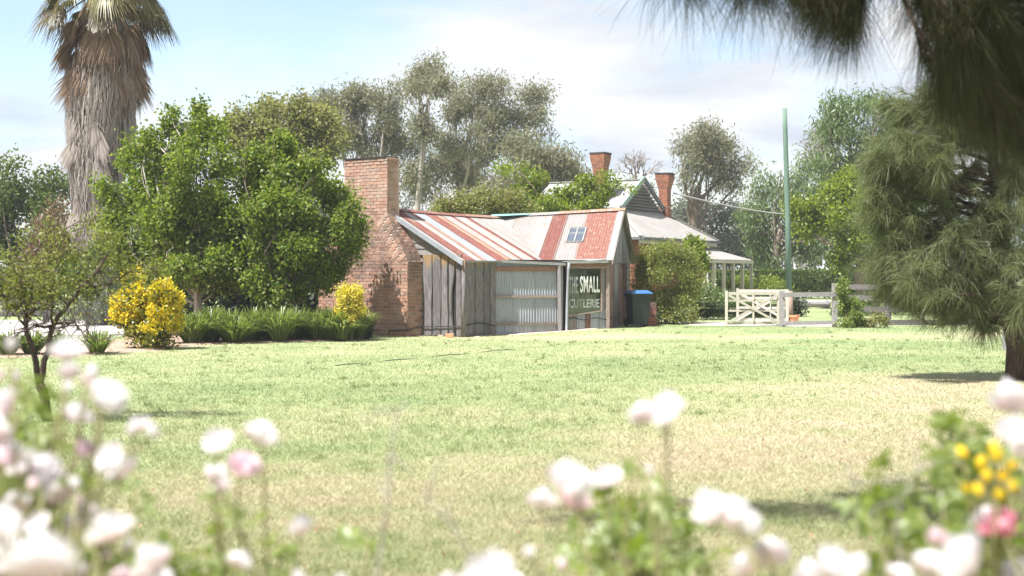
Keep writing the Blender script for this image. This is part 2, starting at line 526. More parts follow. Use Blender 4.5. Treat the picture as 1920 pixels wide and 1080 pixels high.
M['mulch'] = mat('mulch', (0.20, 0.135, 0.10), (0.46, 0.35, 0.27), 22, 0.95, bump=0.8, bscale=40)
M['dirt'] = mat('bare_earth', (0.44, 0.32, 0.245), (0.56, 0.44, 0.345), 7, 0.95, bump=0.4, bscale=40)
M['letter'] = mat('white_lettering', (0.85, 0.85, 0.83), (0.82, 0.82, 0.80), 4, 0.6)
M['letterdim'] = mat('shaded_lettering', (0.36, 0.39, 0.36), (0.24, 0.27, 0.25), 14, 0.6)  # dull grey stands in for shadow lying on white letters


def glassmat(name, col, rough, ior=1.75):
    m = bpy.data.materials.new(name); m.use_nodes = True
    t = m.node_tree; b = t.nodes['Principled BSDF']
    b.inputs['Base Color'].default_value = (*col, 1); b.inputs['Roughness'].default_value = rough
    b.inputs['Specular IOR Level'].default_value = 1.0; b.inputs['IOR'].default_value = ior
    n = node(t, 'ShaderNodeTexNoise', ins={'Scale': 2.5, 'Detail': 2})
    g = node(t, 'ShaderNodeNewGeometry'); t.links.new(g.outputs['Position'], n.inputs['Vector'])
    bp = node(t, 'ShaderNodeBump', ins={'Strength': 0.12, 'Distance': 0.03}); t.links.new(n.outputs[0], bp.inputs['Height'])
    t.links.new(bp.outputs[0], b.inputs['Normal'])
    return m


M['glass'] = glassmat('old_window_glass', (0.012, 0.015, 0.013), 0.04, 1.7)
M['skyglass'] = glassmat('skylight_glass', (0.06, 0.075, 0.10), 0.12)

M['maple'] = leafmat('maple_leaf', [(0.068, 0.112, 0.018), (0.105, 0.165, 0.026), (0.155, 0.22, 0.034), (0.21, 0.268, 0.048), (0.30, 0.315, 0.095)], 0.52, 0.015)
M['limegreen'] = leafmat('lime_leaf', [(0.145, 0.165, 0.05), (0.20, 0.215, 0.07), (0.255, 0.26, 0.09), (0.29, 0.28, 0.115)], 0.5, 0.02)
M['euc'] = leafmat('eucalypt_leaf', [(0.145, 0.158, 0.088), (0.19, 0.20, 0.115), (0.23, 0.232, 0.14), (0.255, 0.225, 0.145), (0.20, 0.222, 0.15)], 0.44, 0.015)
M['euc2'] = leafmat('grey_eucalypt_leaf', [(0.095, 0.115, 0.085), (0.135, 0.155, 0.115), (0.175, 0.185, 0.14), (0.20, 0.20, 0.15)], 0.35, 0.04)
M['pepper'] = leafmat('pepper_leaf', [(0.08, 0.13, 0.045), (0.12, 0.18, 0.06), (0.16, 0.22, 0.08), (0.20, 0.25, 0.11)], 0.4, 0.04)
M['bright'] = leafmat('bright_leaf', [(0.105, 0.155, 0.02), (0.16, 0.22, 0.03), (0.22, 0.27, 0.04), (0.28, 0.315, 0.07)], 0.52, 0.02)
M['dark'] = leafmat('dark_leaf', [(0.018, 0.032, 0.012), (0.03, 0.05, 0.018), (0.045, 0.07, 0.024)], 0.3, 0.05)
M['bgtree'] = leafmat('mid_leaf', [(0.055, 0.09, 0.022), (0.09, 0.135, 0.03), (0.135, 0.18, 0.042)], 0.42, 0.03)
M['bottle'] = leafmat('bottlebrush_leaf', [(0.07, 0.085, 0.035), (0.11, 0.12, 0.05), (0.20, 0.12, 0.07), (0.30, 0.10, 0.075)], 0.3, 0.05)
M['hedge'] = leafmat('hedge_leaf', [(0.045, 0.085, 0.015), (0.08, 0.135, 0.022), (0.125, 0.185, 0.035), (0.18, 0.23, 0.05)], 0.35, 0.09)
M['box'] = leafmat('box_leaf', [(0.035, 0.06, 0.015), (0.055, 0.09, 0.022), (0.08, 0.12, 0.03)], 0.3, 0.06)
M['bamboo'] = leafmat('nandina_leaf', [(0.095, 0.14, 0.022), (0.155, 0.205, 0.035), (0.235, 0.27, 0.06), (0.31, 0.315, 0.10), (0.36, 0.325, 0.17)], 0.48, 0.025)
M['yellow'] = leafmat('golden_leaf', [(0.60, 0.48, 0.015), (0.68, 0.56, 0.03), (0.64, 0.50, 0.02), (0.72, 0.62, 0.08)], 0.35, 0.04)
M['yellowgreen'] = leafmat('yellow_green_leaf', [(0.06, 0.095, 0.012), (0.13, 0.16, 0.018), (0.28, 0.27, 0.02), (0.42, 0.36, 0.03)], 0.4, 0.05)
M['softyellow'] = leafmat('soft_yellow_leaf', [(0.52, 0.45, 0.05), (0.66, 0.57, 0.10), (0.74, 0.66, 0.17), (0.38, 0.37, 0.06)], 0.5, 0.03)
M['strap'] = leafmat('strap_leaf', [(0.075, 0.115, 0.022), (0.12, 0.17, 0.036), (0.175, 0.225, 0.055), (0.25, 0.29, 0.10)], 0.45, 0.05)
M['sapling'] = leafmat('sapling_leaf', [(0.12, 0.18, 0.035), (0.18, 0.245, 0.055), (0.28, 0.31, 0.10)], 0.5, 0.02)
M['plum'] = leafmat('small_tree_leaf', [(0.085, 0.115, 0.025), (0.135, 0.17, 0.035), (0.20, 0.225, 0.05), (0.27, 0.28, 0.09), (0.15, 0.13, 0.06)], 0.5, 0.02)
M['sheoak'] = leafmat('sheoak_needle', [(0.09, 0.115, 0.045), (0.125, 0.15, 0.062), (0.165, 0.185, 0.085), (0.20, 0.21, 0.115), (0.14, 0.18, 0.058)], 0.42, 0.02)
M['sheoakdark'] = leafmat('shaded_sheoak_needle', [(0.032, 0.036, 0.014), (0.052, 0.055, 0.022), (0.075, 0.072, 0.032)], 0.16, 0.02)  # darker copy of the needles, backlit shade put into the colour
M['roseleaf'] = leafmat('rose_leaf', [(0.08, 0.13, 0.02), (0.15, 0.205, 0.035), (0.23, 0.28, 0.06)], 0.5, 0.06)
M['rosestem'] = mat('rose_stem', (0.16, 0.17, 0.06), (0.26, 0.22, 0.13), 20, 0.7)
M['cane'] = mat('grey_cane', (0.19, 0.165, 0.155), (0.26, 0.23, 0.22), 20, 0.8)
M['palmgreen'] = leafmat('palm_green', [(0.10, 0.10, 0.03), (0.14, 0.135, 0.04), (0.19, 0.165, 0.07), (0.25, 0.20, 0.11)], 0.3, 0.04)
M['palmdark'] = leafmat('palm_dark', [(0.06, 0.055, 0.035), (0.10, 0.085, 0.05), (0.17, 0.13, 0.08)], 0.2, 0.05)
M['palmdead'] = leafmat('palm_dead', [(0.115, 0.068, 0.042), (0.185, 0.118, 0.076), (0.255, 0.178, 0.12), (0.33, 0.25, 0.18)], 0.25, 0.03)
M['palmgrey'] = leafmat('palm_grey', [(0.17, 0.138, 0.12), (0.265, 0.225, 0.20), (0.345, 0.305, 0.28), (0.42, 0.38, 0.35)], 0.15, 0.03)


def petalmat(name, a, b):
    m = bpy.data.materials.new(name); m.use_nodes = True
    t = m.node_tree; bs = t.nodes['Principled BSDF']
    tcn = node(t, 'ShaderNodeTexCoord'); s = node(t, 'ShaderNodeSeparateXYZ'); t.links.new(tcn.outputs['Object'], s.inputs[0])
    n = node(t, 'ShaderNodeTexNoise', ins={'Scale': 2.2, 'Detail': 2}); t.links.new(tcn.outputs['Object'], n.inputs['Vector'])
    ad = node(t, 'ShaderNodeMath', operation='MULTIPLY_ADD', ins={1: 1.6}); t.links.new(n.outputs[0], ad.inputs[0]); t.links.new(s.outputs[2], ad.inputs[2])
    mr = node(t, 'ShaderNodeMapRange', ins={1: -0.02, 2: 0.75}); t.links.new(ad.outputs[0], mr.inputs[0])
    mx = node(t, 'ShaderNodeMix', data_type='RGBA'); mx.inputs['A'].default_value = (*b, 1); mx.inputs['B'].default_value = (*a, 1)
    t.links.new(mr.outputs[0], mx.inputs['Factor']); t.links.new(mx.outputs['Result'], bs.inputs['Base Color'])
    bs.inputs['Roughness'].default_value = 0.6; bs.inputs['Specular IOR Level'].default_value = 0.2
    trl = node(t, 'ShaderNodeBsdfTranslucent'); t.links.new(mx.outputs['Result'], trl.inputs[0])
    ms = node(t, 'ShaderNodeMixShader', ins={0: 0.38}); t.links.new(bs.outputs[0], ms.inputs[1]); t.links.new(trl.outputs[0], ms.inputs[2])
    t.links.new(ms.outputs[0], t.nodes['Material Output'].inputs[0])
    return m


M['petal'] = petalmat('pale_petal', (0.87, 0.84, 0.855), (0.82, 0.55, 0.64))
M['petalpink'] = petalmat('pink_petal', (0.84, 0.70, 0.75), (0.76, 0.38, 0.50))
M['petalhot'] = petalmat('deep_pink_petal', (0.80, 0.42, 0.50), (0.66, 0.10, 0.23))
M['petalyellow'] = petalmat('yellow_petal', (0.85, 0.66, 0.05), (0.80, 0.42, 0.03))

# ------------------------------------------------------------------ ground
BED = [(-16, 26.6), (-10.2, 27.0), (-8.4, 27.9), (-7.3, 29.8), (-6.9, 32.2), (-5.9, 33.2), (-4.6, 33.7), (-3.75, 34.3), (-3.6, 35.2), (-3.75, 37.3), (-5.4, 38.8), (-8.5, 43.5), (-9.7, 43.5), (-9.9, 33.2), (-16, 32.4)]
DRIVE = [(-40, 32.2), (-16, 32.2), (-9.9, 33.0), (-9.7, 43.5), (-9.4, 49), (-40, 52)]
LANE = [(4.9, 41.2), (7.8, 40.3), (10.5, 40.0), (11.2, 41.4), (12.2, 44.0), (8.4, 43.6), (5.0, 44.2)]
EARTH = [(-1.3, 36.35), (-0.4, 37.3), (1.3, 38.0), (2.7, 38.55), (2.75, 39.1), (1.3, 38.8), (-0.5, 38.0), (-1.5, 37.0)]
U = np.array([0.616, 0.788]); Vv = np.array([-0.788, 0.616]); CC = np.array([-1.26, 36.5])


def dryness(x, y):
    n = fbm(x, y, 0.55, 4); n2 = fbm(x + 40, y, 2.2, 3); n3 = fbm(x, y + 50, 0.16, 3)
    band = np.exp(-((y - 35.6 - 0.07 * x - 0.5 * (n3 - .5)) / 1.15) ** 2) * ss(-5, 1.5, x)
    dx_ = x - (1.2 + (y - 11) * 0.50)
    track = np.exp(-(dx_ / (1.7 + 0.05 * y)) ** 2) * ss(8, 12, y) * (1 - ss(21.5, 24.5, y))
    d = 0.26 + 0.6 * (n - 0.45) + 0.55 * (n2 - 0.5) + 0.55 * (n3 - 0.5) + 0.55 * band + 0.40 * track + 0.15 * (1 - ss(8, 19, y)) - 0.12 * ss(18, 26, y)
    return np.clip(d, 0, 1)


def axis(lo, hi, st, far):
    a = list(np.arange(lo, hi + 1e-6, st)); s = st
    x = hi; r = []
    while x < far:
        s *= 1.35; x += s; r.append(x)
    x = lo; s = st; l = []
    while x > -far:
        s *= 1.35; x -= s; l.append(x)
    return np.array(l[::-1] + a + r)


gx = axis(-16, 16, 0.2, 3000); gy = axis(5, 48, 0.2, 3000)
GX, GY = np.meshgrid(gx, gy)
nx, ny = len(gx), len(gy)
Vg = np.stack([GX.ravel(), GY.ravel(), gz(GX, GY).ravel()], 1)
ii = np.arange(nx * ny).reshape(ny, nx)
Fg = np.stack([ii[:-1, :-1].ravel(), ii[:-1, 1:].ravel(), ii[1:, 1:].ravel(), ii[1:, :-1].ravel()], 1)


def grassmat(name, blades):
    cols = [(0.195, 0.245, 0.11), (0.255, 0.293, 0.143), (0.31, 0.322, 0.175), (0.365, 0.335, 0.21), (0.41, 0.35, 0.245)]
    if blades:
        return leafmat(name, cols, 0.35, 0.03, attr='dry')
    m = bpy.data.materials.new(name); m.use_nodes = True
    t = m.node_tree; b = t.nodes['Principled BSDF']
    b.inputs['Roughness'].default_value = 0.95; b.inputs['Specular IOR Level'].default_value = 0.1
    at = node(t, 'ShaderNodeAttribute', attribute_name='dry')
    g = node(t, 'ShaderNodeNewGeometry')
    n = node(t, 'ShaderNodeTexNoise', ins={'Scale': 38, 'Detail': 5, 'Roughness': 0.7}); t.links.new(g.outputs['Position'], n.inputs['Vector'])
    ad = node(t, 'ShaderNodeMath', operation='MULTIPLY_ADD', ins={1: 0.9, 2: -0.45}); t.links.new(n.outputs[0], ad.inputs[0])
    a2 = node(t, 'ShaderNodeMath', operation='ADD'); t.links.new(ad.outputs[0], a2.inputs[0]); t.links.new(at.outputs['Fac'], a2.inputs[1])
    ramp = node(t, 'ShaderNodeValToRGB'); e = ramp.color_ramp.elements
    while len(e) < len(cols): e.new(0.5)
    for i, c in enumerate(cols):
        e[i].position = i / (len(cols) - 1); e[i].color = (*[k * 0.92 for k in c], 1)
    t.links.new(a2.outputs[0], ramp.inputs[0]); t.links.new(ramp.outputs[0], b.inputs['Base Color'])
    return m


lawn = obj('lawn', Vg, Fg, grassmat('lawn', False), smooth=True, attr={'dry': dryness(GX.ravel(), GY.ravel())})
tag(lawn, 'mown lawn with dry straw patches', kind='structure')


def sheet(name, poly, m, dz, label, step=0.3):
    xs = [p[0] for p in poly]; ys = [p[1] for p in poly]
    ax = np.arange(min(xs) - step, max(xs) + step, step); ay = np.arange(min(ys) - step, max(ys) + step, step)
    A, B = np.meshgrid(ax, ay)
    jx = A + (fbm(A, B, 1.7, 3) - 0.5) * 0.9; jy = B + (fbm(A + 31, B, 1.7, 3) - 0.5) * 0.9
    ins = inpoly(jx, jy, poly)
    # edges drop below the lawn
    inner = ins.copy()
    for sh in ((0, 1), (0, -1), (1, 0), (-1, 0)):
        inner &= np.roll(ins, sh, (0, 1))
    Z = gz(A, B) + np.where(inner, dz + 0.02 * fbm(A, B, 3, 3), -0.012)
    V = np.stack([A.ravel(), B.ravel(), Z.ravel()], 1)
    k = np.arange(A.size).reshape(A.shape)
    q = ins[:-1, :-1] | ins[1:, :-1] | ins[:-1, 1:] | ins[1:, 1:]
    Fc = np.stack([k[:-1, :-1][q], k[:-1, 1:][q], k[1:, 1:][q], k[1:, :-1][q]], 1)
    o = obj(name, V, Fc, m, smooth=True)
    return tag(o, label, kind='structure')


sheet('garden_bed', BED, M['mulch'], 0.02, 'brown mulch bed along the lawn edge')
sheet('driveway', DRIVE, M['gravel'], 0.012, 'pale gravel driveway at the left')
sheet('lane', LANE, M['gravel'], 0.012, 'pale gravel lane before the gates')
sheet('bare_earth', EARTH, M['dirt'], 0.008, 'bare reddish earth along the cottage wall', 0.15)

# grass blades, denser towards the camera
rng = np.random.default_rng(11)
NB = 620000
py = 606 + (1120 - 606) * rng.random(NB) ** 0.86
Yb = CAMZ * F / (py - HZ)
pxb = rng.uniform(-330, 2250, NB)
Xb = (pxb - 960) / F * Yb
ok = (Yb < 44.5)
for pl in (BED, DRIVE, LANE, EARTH):
    ok &= ~(inpoly(Xb, Yb, pl) & (rng.random(NB) < 0.97))
rel = np.stack([Xb - CC[0], Yb - CC[1]], 1)
ok &= ~((rel @ Vv > -0.1) & (rel @ U > -0.1))
ok &= ~((Xb > -0.6) & (Xb < 3.7) & (Yb > 38.6))
Xb, Yb = Xb[ok], Yb[ok]; n = len(Xb)
hb = rng.uniform(0.014, 0.036, n) * (0.85 + 0.3 * fbm(Xb, Yb, 0.9, 2))
hb = np.where(rng.random(n) < 0.04, hb * 1.7, hb)
wb = np.maximum(0.0045, Yb / 1422 * 0.75) * rng.uniform(0.6, 1.3, n)
an = rng.uniform(0, 2 * math.pi, n); le = rng.uniform(0.3, 1.6, n); la = rng.uniform(0, 2 * math.pi, n)
Zb = gz(Xb, Yb)
c0 = np.stack([Xb, Yb, Zb], 1)
sd = np.stack([np.cos(an), np.sin(an), np.zeros(n)], 1) * wb[:, None] / 2
tp = c0 + np.stack([np.cos(la) * le * hb, np.sin(la) * le * hb, hb], 1)
Vb = np.stack([c0 - sd, c0 + sd, tp], 1).reshape(-1, 3)
Fb = np.arange(3 * n).reshape(-1, 3)
dr = np.clip(dryness(Xb, Yb) + rng.normal(0, 0.10, n), 0, 1)
gr = obj('grass', Vb, Fb, grassmat('grass_blades', True), attr={'dry': np.repeat(dr, 3)})
tag(gr, 'short mown grass, green with straw yellow patches', 'grass', kind='stuff')

rng = np.random.default_rng(12)
NT = 1700
Yt_ = CAMZ * F / (618 + 480 * rng.random(NT) ** .9 - HZ); Xt_ = (rng.uniform(-250, 2170, NT) - 960) / F * Yt_
okt = (dryness(Xt_, Yt_) < .55) & (Yt_ < 40)
for pl in (BED, DRIVE, LANE, EARTH):
    okt &= ~inpoly(Xt_, Yt_, pl)
Xt_, Yt_ = Xt_[okt], Yt_[okt]
kb = 16
xx = np.repeat(Xt_, kb) + rng.normal(0, .035, len(Xt_) * kb); yy = np.repeat(Yt_, kb) + rng.normal(0, .035, len(Xt_) * kb)
m_ = len(xx); hh = rng.uniform(.035, .085, m_); aa = rng.uniform(0, 6.283, m_); ll_ = rng.uniform(0, 6.283, m_)
ww_ = np.maximum(.005, yy / 1422 * .7)
c0 = np.stack([xx, yy, gz(xx, yy)], 1); sd = np.stack([np.cos(aa) * ww_ / 2, np.sin(aa) * ww_ / 2, aa * 0], 1)
tp = c0 + np.stack([np.cos(ll_) * hh * .6, np.sin(ll_) * hh * .6, hh], 1)
tag(obj('grass_tufts', np.stack([c0 - sd, c0 + sd, tp], 1).reshape(-1, 3), np.arange(3 * m_).reshape(-1, 3),
        leafmat('tuft_blades', [(0.165, 0.215, 0.085), (0.22, 0.265, 0.115), (0.28, 0.31, 0.145)], .4, .03)), 'coarser darker tufts standing out of the mown lawn', 'grass', kind='stuff')
NL = 700
Yl_ = CAMZ * F / (620 + 470 * rng.random(NL) - HZ); Xl_ = (rng.uniform(-250, 2170, NL) - 960) / F * Yl_
dl = rng.normal(size=(NL, 3)) * np.array([1, 1, .25]); dl = dl / np.linalg.norm(dl, axis=1)[:, None]
sl_ = np.cross(dl, np.array([0, 0, 1.0])); LL_ = rng.uniform(.03, .07, NL)[:, None]
pl_ = np.stack([Xl_, Yl_, gz(Xl_, Yl_) + .035], 1)
tag(obj('fallen_leaves', np.stack([pl_, pl_ + dl * LL_ * .5 + sl_ * LL_ * .22, pl_ + dl * LL_, pl_ + dl * LL_ * .5 - sl_ * LL_ * .22], 1).reshape(-1, 3), np.arange(4 * NL).reshape(-1, 4),
        leafmat('dry_leaf', [(0.12, 0.07, 0.04), (0.22, 0.13, 0.07), (0.34, 0.22, 0.12)], .2, .03)), 'scattered dry brown leaves on the lawn', 'leaves', kind='stuff')

hz_m = bpy.data.materials.new('haze'); hz_m.use_nodes = True  # added volume: veils the dark tones and softens the far trees
_n = hz_m.node_tree; _n.nodes.remove(_n.nodes['Principled BSDF'])
_v = node(_n, 'ShaderNodeVolumePrincipled'); _v.inputs['Density'].default_value = HAZE; _v.inputs['Color'].default_value = (0.93, 0.95, 1.0, 1)
_n.links.new(_v.outputs[0], _n.nodes['Material Output'].inputs['Volume'])
_g = float(abs(gx).max()) + 50
hb_ = MB().hexa([(-_g, -_g, -1.2), (_g, -_g, -1.2), (_g, _g, -1.2), (-_g, _g, -1.2), (-_g, -_g, 24), (_g, -_g, 24), (_g, _g, 24), (-_g, _g, 24)])
tag(hb_.obj('haze', hz_m), 'thin haze added over the garden to lift the shadows', kind='stuff')

# ------------------------------------------------------------------ old cottage
n_slab = -U            # outward normal of the chimney gable


def ct(t, s, z):
    p = CC + Vv * t + U * s
    return np.array([p[0], p[1], z])


cot = empty('cottage', (CC[0], CC[1], 0), 'old slab and corrugated iron cottage with big brick chimney and rust striped roof', 'cottage')


def rotT(phi, loc, sx, sy, sz):
    return Matrix.Translation(Vector([float(c) for c in loc])) @ Matrix.Rotation(phi, 4, 'Z') @ Matrix.Diagonal((sx, sy, sz, 1))


def brick_mesh(seed):
    r = np.random.default_rng(seed)
    j = lambda s: r.uniform(-s, s)
    V = []
    for dpt, ins in ((1.0, 0.0), (0.12, 0.0), (0.0, 0.05)):
        for x, z in ((-.5, -.5), (.5, -.5), (.5, .5), (-.5, .5)):
            V.append((x * (1 - ins * 0.7) + j(.012), dpt - 1.0 + j(.02), z * (1 - ins * 2) + j(.03)))
    # y runs from 0 (buried) to -1 (face)
    V = [(a, -(1 - q), c) for (a, b, c), q in zip(V, [1.0] * 4 + [0.12] * 4 + [0.0] * 4)]
    Fc = []
    for k in range(2):
        for i in range(4):
            Fc.append((k * 4 + i, k * 4 + (i + 1) % 4, (k + 1) * 4 + (i + 1) % 4, (k + 1) * 4 + i))
    Fc.append((8, 9, 10, 11))
    return V, Fc


BV = [brick_mesh(i) for i in range(6)]
BME = [mesh('brick', np.array(v), f, M['brick']) for v, f in BV]

# chimney profile
ZT = 4.70


def prof(z):
    k = float(np.clip((z - 1.95) / (3.2 - 1.95), 0, 1))
    k = k * 0.75 + 0.25 * k * k * (3 - 2 * k)
    return 1.37 + 0.85 * k, 4.65 - 0.85 * k, 0.60 - 0.14 * k      # right edge, left edge, depth


cv = []
zs = [-0.1, 1.0, 1.95, 2.2, 2.5, 2.8, 3.05, 3.2, 4.0, ZT - 0.004]
for z in zs:
    a, b_, d = prof(z)
    q = 0.013
    cv += [ct(a + q, -d + q, z), ct(a + q, 0.022, z), ct(b_ - q, 0.022, z), ct(b_ - q, -d + q, z)]
cf = []
for k in range(len(zs) - 1):
    for i in range(4):
        cf.append((k * 4 + i, k * 4 + (i + 1) % 4, (k + 1) * 4 + (i + 1) % 4, (k + 1) * 4 + i))
m0 = (len(zs) - 1) * 4
cf.append((m0, m0 + 1, m0 + 2, m0 + 3))
chim = obj('chimney', np.array(cv), cf, M['mortar'], cot)
rng = np.random.default_rng(3)
CH = 0.0885
rows = int(ZT / CH)
bricks = []      # (rank, matrix)
PH_F, PH_R, PH_L = math.atan2(-0.616, 0.788), math.atan2(0.788, 0.616), math.atan2(-0.788, -0.616)


def shear(row, k):
    m = Matrix.Identity(4); m[row][2] = k
    return m


def lay(length, off):
    xs = []; x = -off
    while x < length - 0.02:
        a = max(x, 0); b = min(x + 0.236, length)
        if b - a > 0.045: xs.append((a, b))
        x += 0.236 + 0.011
    return xs


for i in range(rows):
    z = i * CH + CH / 2
    a, b_, d = prof(z)
    pr = 0.0
    if i == rows - 1: pr = 0.022
    if i == rows - 2: pr = 0.010
    hgt = CH - 0.0125
    slope = (prof(z + .03)[0] - prof(z - .03)[0]) / .06
    for x0, x1 in lay(b_ - a + 2 * pr, 0.0 if i % 2 else 0.125):        # front face, from the right edge
        tm = a - pr + (x0 + x1) / 2
        pd = -(d + pr + rng.uniform(-.003, .004))
        shx = 0.0
        if x0 < 0.3: shx = -slope
        elif x1 > b_ - a - 0.3: shx = slope
        bricks.append((tm + (0.5 if z < 2.6 and tm > 2.7 else 0), rotT(PH_F, ct(tm, pd + 0.055, z + rng.uniform(-.002, .002)), 1, 1, 1) @ shear(0, shx) @ Matrix.Diagonal((x1 - x0 - 0.002, 0.055, hgt, 1))))
    for x0, x1 in lay(d + pr - 0.068 - 0.0, 0.125 if i % 2 else 0.0):   # right face
        sm = -(d + pr) + 0.066 + (x0 + x1) / 2
        pt = a - pr - rng.uniform(-.003, .004)
        bricks.append((0.5 + (0.4 if x1 - x0 < .1 else 0), rotT(PH_R, ct(pt + 0.055, sm, z), 1, 1, 1) @ shear(1, slope) @ Matrix.Diagonal((x1 - x0 - 0.002, 0.055, hgt, 1))))
    for x0, x1 in lay(d + pr - 0.068, 0.125 if i % 2 else 0.0):         # left face
        sm = -(d + pr) + 0.066 + (x0 + x1) / 2
        bricks.append((9, rotT(PH_L, ct(b_ + pr - 0.055, sm, z), 1, 1, 1) @ shear(1, slope) @ Matrix.Diagonal((x1 - x0 - 0.002, 0.055, hgt, 1))))
    if z > 3.2:                                                        # back of the stack above the roof
        for x0, x1 in lay(b_ - a - 0.13, 0.0 if i % 2 else 0.125):
            tm = a + 0.066 + (x0 + x1) / 2
            bricks.append((8, rotT(PH_F + math.pi, ct(tm, 0.035 - 0.055, z), x1 - x0 - 0.002, 0.055, hgt)))
bricks.sort(key=lambda q: q[0])


def join_inst(lst, variants):
    V = []; Fc = []
    for k, mtx in enumerate(lst):
        v, f = variants[k % len(variants)]
        mm = np.array(mtx)
        vv = np.array(v) @ mm[:3, :3].T + mm[:3, 3]
        o = len(V); V += vv.tolist(); Fc += [tuple(i + o for i in q) for q in f]
    return np.array(V), Fc


for k, (rk, mtx) in enumerate(bricks[:296]):
    inst('brick', BME[int(rng.integers(6))], chim, mtx)
bv, bf = join_inst([m_ for _, m_ in bricks[296:]], BV)
tag(obj('brickwork', bv, bf, M['brickwork'], chim), kind='stuff')
a, b_, d = prof(ZT)
mb = MB()
for p0, p1, w_ in ((ct(a + 0.02, -d + 0.03, ZT + .012), ct(b_ - 0.02, -d + 0.03, ZT + .012), .16), (ct(a + 0.02, -.06, ZT + .013), ct(b_ - 0.02, -.06, ZT + .013), .14)):
    mb.beam(p0, p1, w_, 0.035)
mb.obj('chimney_cap', M['soot'], chim)

# wall cores (dark, behind slabs and iron)
ZE, ZR = 1.97, 3.37


def zr1(s): return ZR - 0.016 * s - 0.03 * math.sin(max(0, min(1, s / 5)) * math.pi)


def z1(t, s):
    z = ZE + (t + 0.08) / 2.68 * (zr1(s) - ZE)
    return z


V0 = np.array([0.83, 39.2]); Rr = np.array([0.98, -0.2]); Hh = np.array([0.2, 0.98])
M1, D2 = 1.93, 2.57


def c2(m, d, z):
    p = V0 + Rr * m + Hh * d
    return np.array([p[0], p[1], z])


def z2(m, d):
    zr_ = 3.335 + (3.49 - 3.335) * (m + 1.607) / (1.93 + 1.607)
    return 2.035 + (zr_ - 2.035) * d / D2


def ts_to_md(t, s):
    p = CC + Vv * t + U * s - V0
    return float(p @ Rr), float(p @ Hh)


def md_to_ts(m, d):
    p = V0 + Rr * m + Hh * d - CC
    return float(p @ Vv), float(p @ U)


gw = MB()
gw.add([ct(0.06, 0.04, 0), ct(5.14, 0.04, 0), ct(5.14, 0.04, 1.7), ct(2.6, 0.04, 3.28), ct(0.06, 0.04, 1.7)], [(4, 3, 2, 1, 0)])
gable = gw.obj('gable_wall', M['inside'], cot)


def slab(p0, p1, z0, z1_, nrm, seed, name='slab', m=None, parent=None, th=0.05, wob=0.012, gap0=0.0, gap1=0.0, holes=None):
    """a split timber slab: p0, p1 plan ends; uneven edges, rounded face"""
    r = np.random.default_rng(seed)
    p0 = np.array(p0); p1 = np.array(p1)
    w = np.linalg.norm(p1 - p0); tx = (p1 - p0) / w
    nz_ = 9
    V = []; Fc = []
    e0 = np.cumsum(r.normal(0, wob * 0.7, nz_)); e1 = np.cumsum(r.normal(0, wob * 0.7, nz_))
    e0 -= np.linspace(e0[0], e0[-1], nz_) * 0.7; e1 -= np.linspace(e1[0], e1[-1], nz_) * 0.7
    for k in range(nz_):
        z = z0 + (z1_ - z0) * k / (nz_ - 1)
        u0 = gap0 + max(0, e0[k] + 0.011); u1 = w - gap1 - max(0, e1[k] + 0.011)
        if holes is not None:
            u1 -= holes[k]
        prof_ = ((u0, 0.0), (u0 + 0.012, th * 0.8), (u0 + (u1 - u0) * 0.33, th + r.uniform(-.005, .005)), (u0 + (u1 - u0) * 0.66, th + r.uniform(-.006, .006)), (u1 - 0.012, th * 0.8), (u1, 0.0))
        for uu, dd in prof_:
            p = p0 + tx * uu + np.array(nrm) * dd
            V.append((p[0], p[1], z))
    for k in range(nz_ - 1):
        for i in range(5):
            Fc.append((k * 6 + i, k * 6 + i + 1, (k + 1) * 6 + i + 1, (k + 1) * 6 + i))
    t_ = (nz_ - 1) * 6
    Fc.append(tuple(t_ + i for i in range(6)))
    return obj(name, np.array(V), Fc, m or M['slab'], parent)


def on_line(p, dirv, px):
    k = (px - 960) / F
    return (k * p[1] - p[0]) / (dirv[0] - k * dirv[1])


# gable slabs under the weatherboards
edges = [793, 812, 829, 843, 856, 868]
for i in range(5):
    t0 = -on_line(CC, -Vv, edges[i]); t1 = -on_line(CC, -Vv, edges[i + 1])
    q0 = CC + Vv * abs(t0); q1 = CC + Vv * abs(t1)
    hl = None
    if i == 3: hl = [0.03, 0.09, 0.12, 0.12, 0.11, 0.08, 0.03, 0, 0]
    slab(q0, q1, 0.02, 2.12, -U, 20 + i, parent=gable, holes=hl, th=0.055)
# weatherboards
for i in range(6):
    z0 = 2.12 + i * 0.165; z1_ = z0 + 0.18
    def tr(z): return (z - ZE) / (ZR - ZE) * 2.6 + 0.02
    if tr(z0) > 2.3: break
    t0, t1 = tr(z0), 2.35
    t0b = min(tr(z1_), 2.34)
    mb = MB()
    mb.hexa([ct(t0, 0.0, z0), ct(t1, 0.0, z0), ct(t1, -0.03, z0), ct(t0, -0.03, z0),
             ct(t0b, 0.02, z1_), ct(t1, 0.02, z1_), ct(t1, 0.0, z1_), ct(t0b, 0.0, z1_)])
    mb.obj('weatherboard', M['board'], gable)

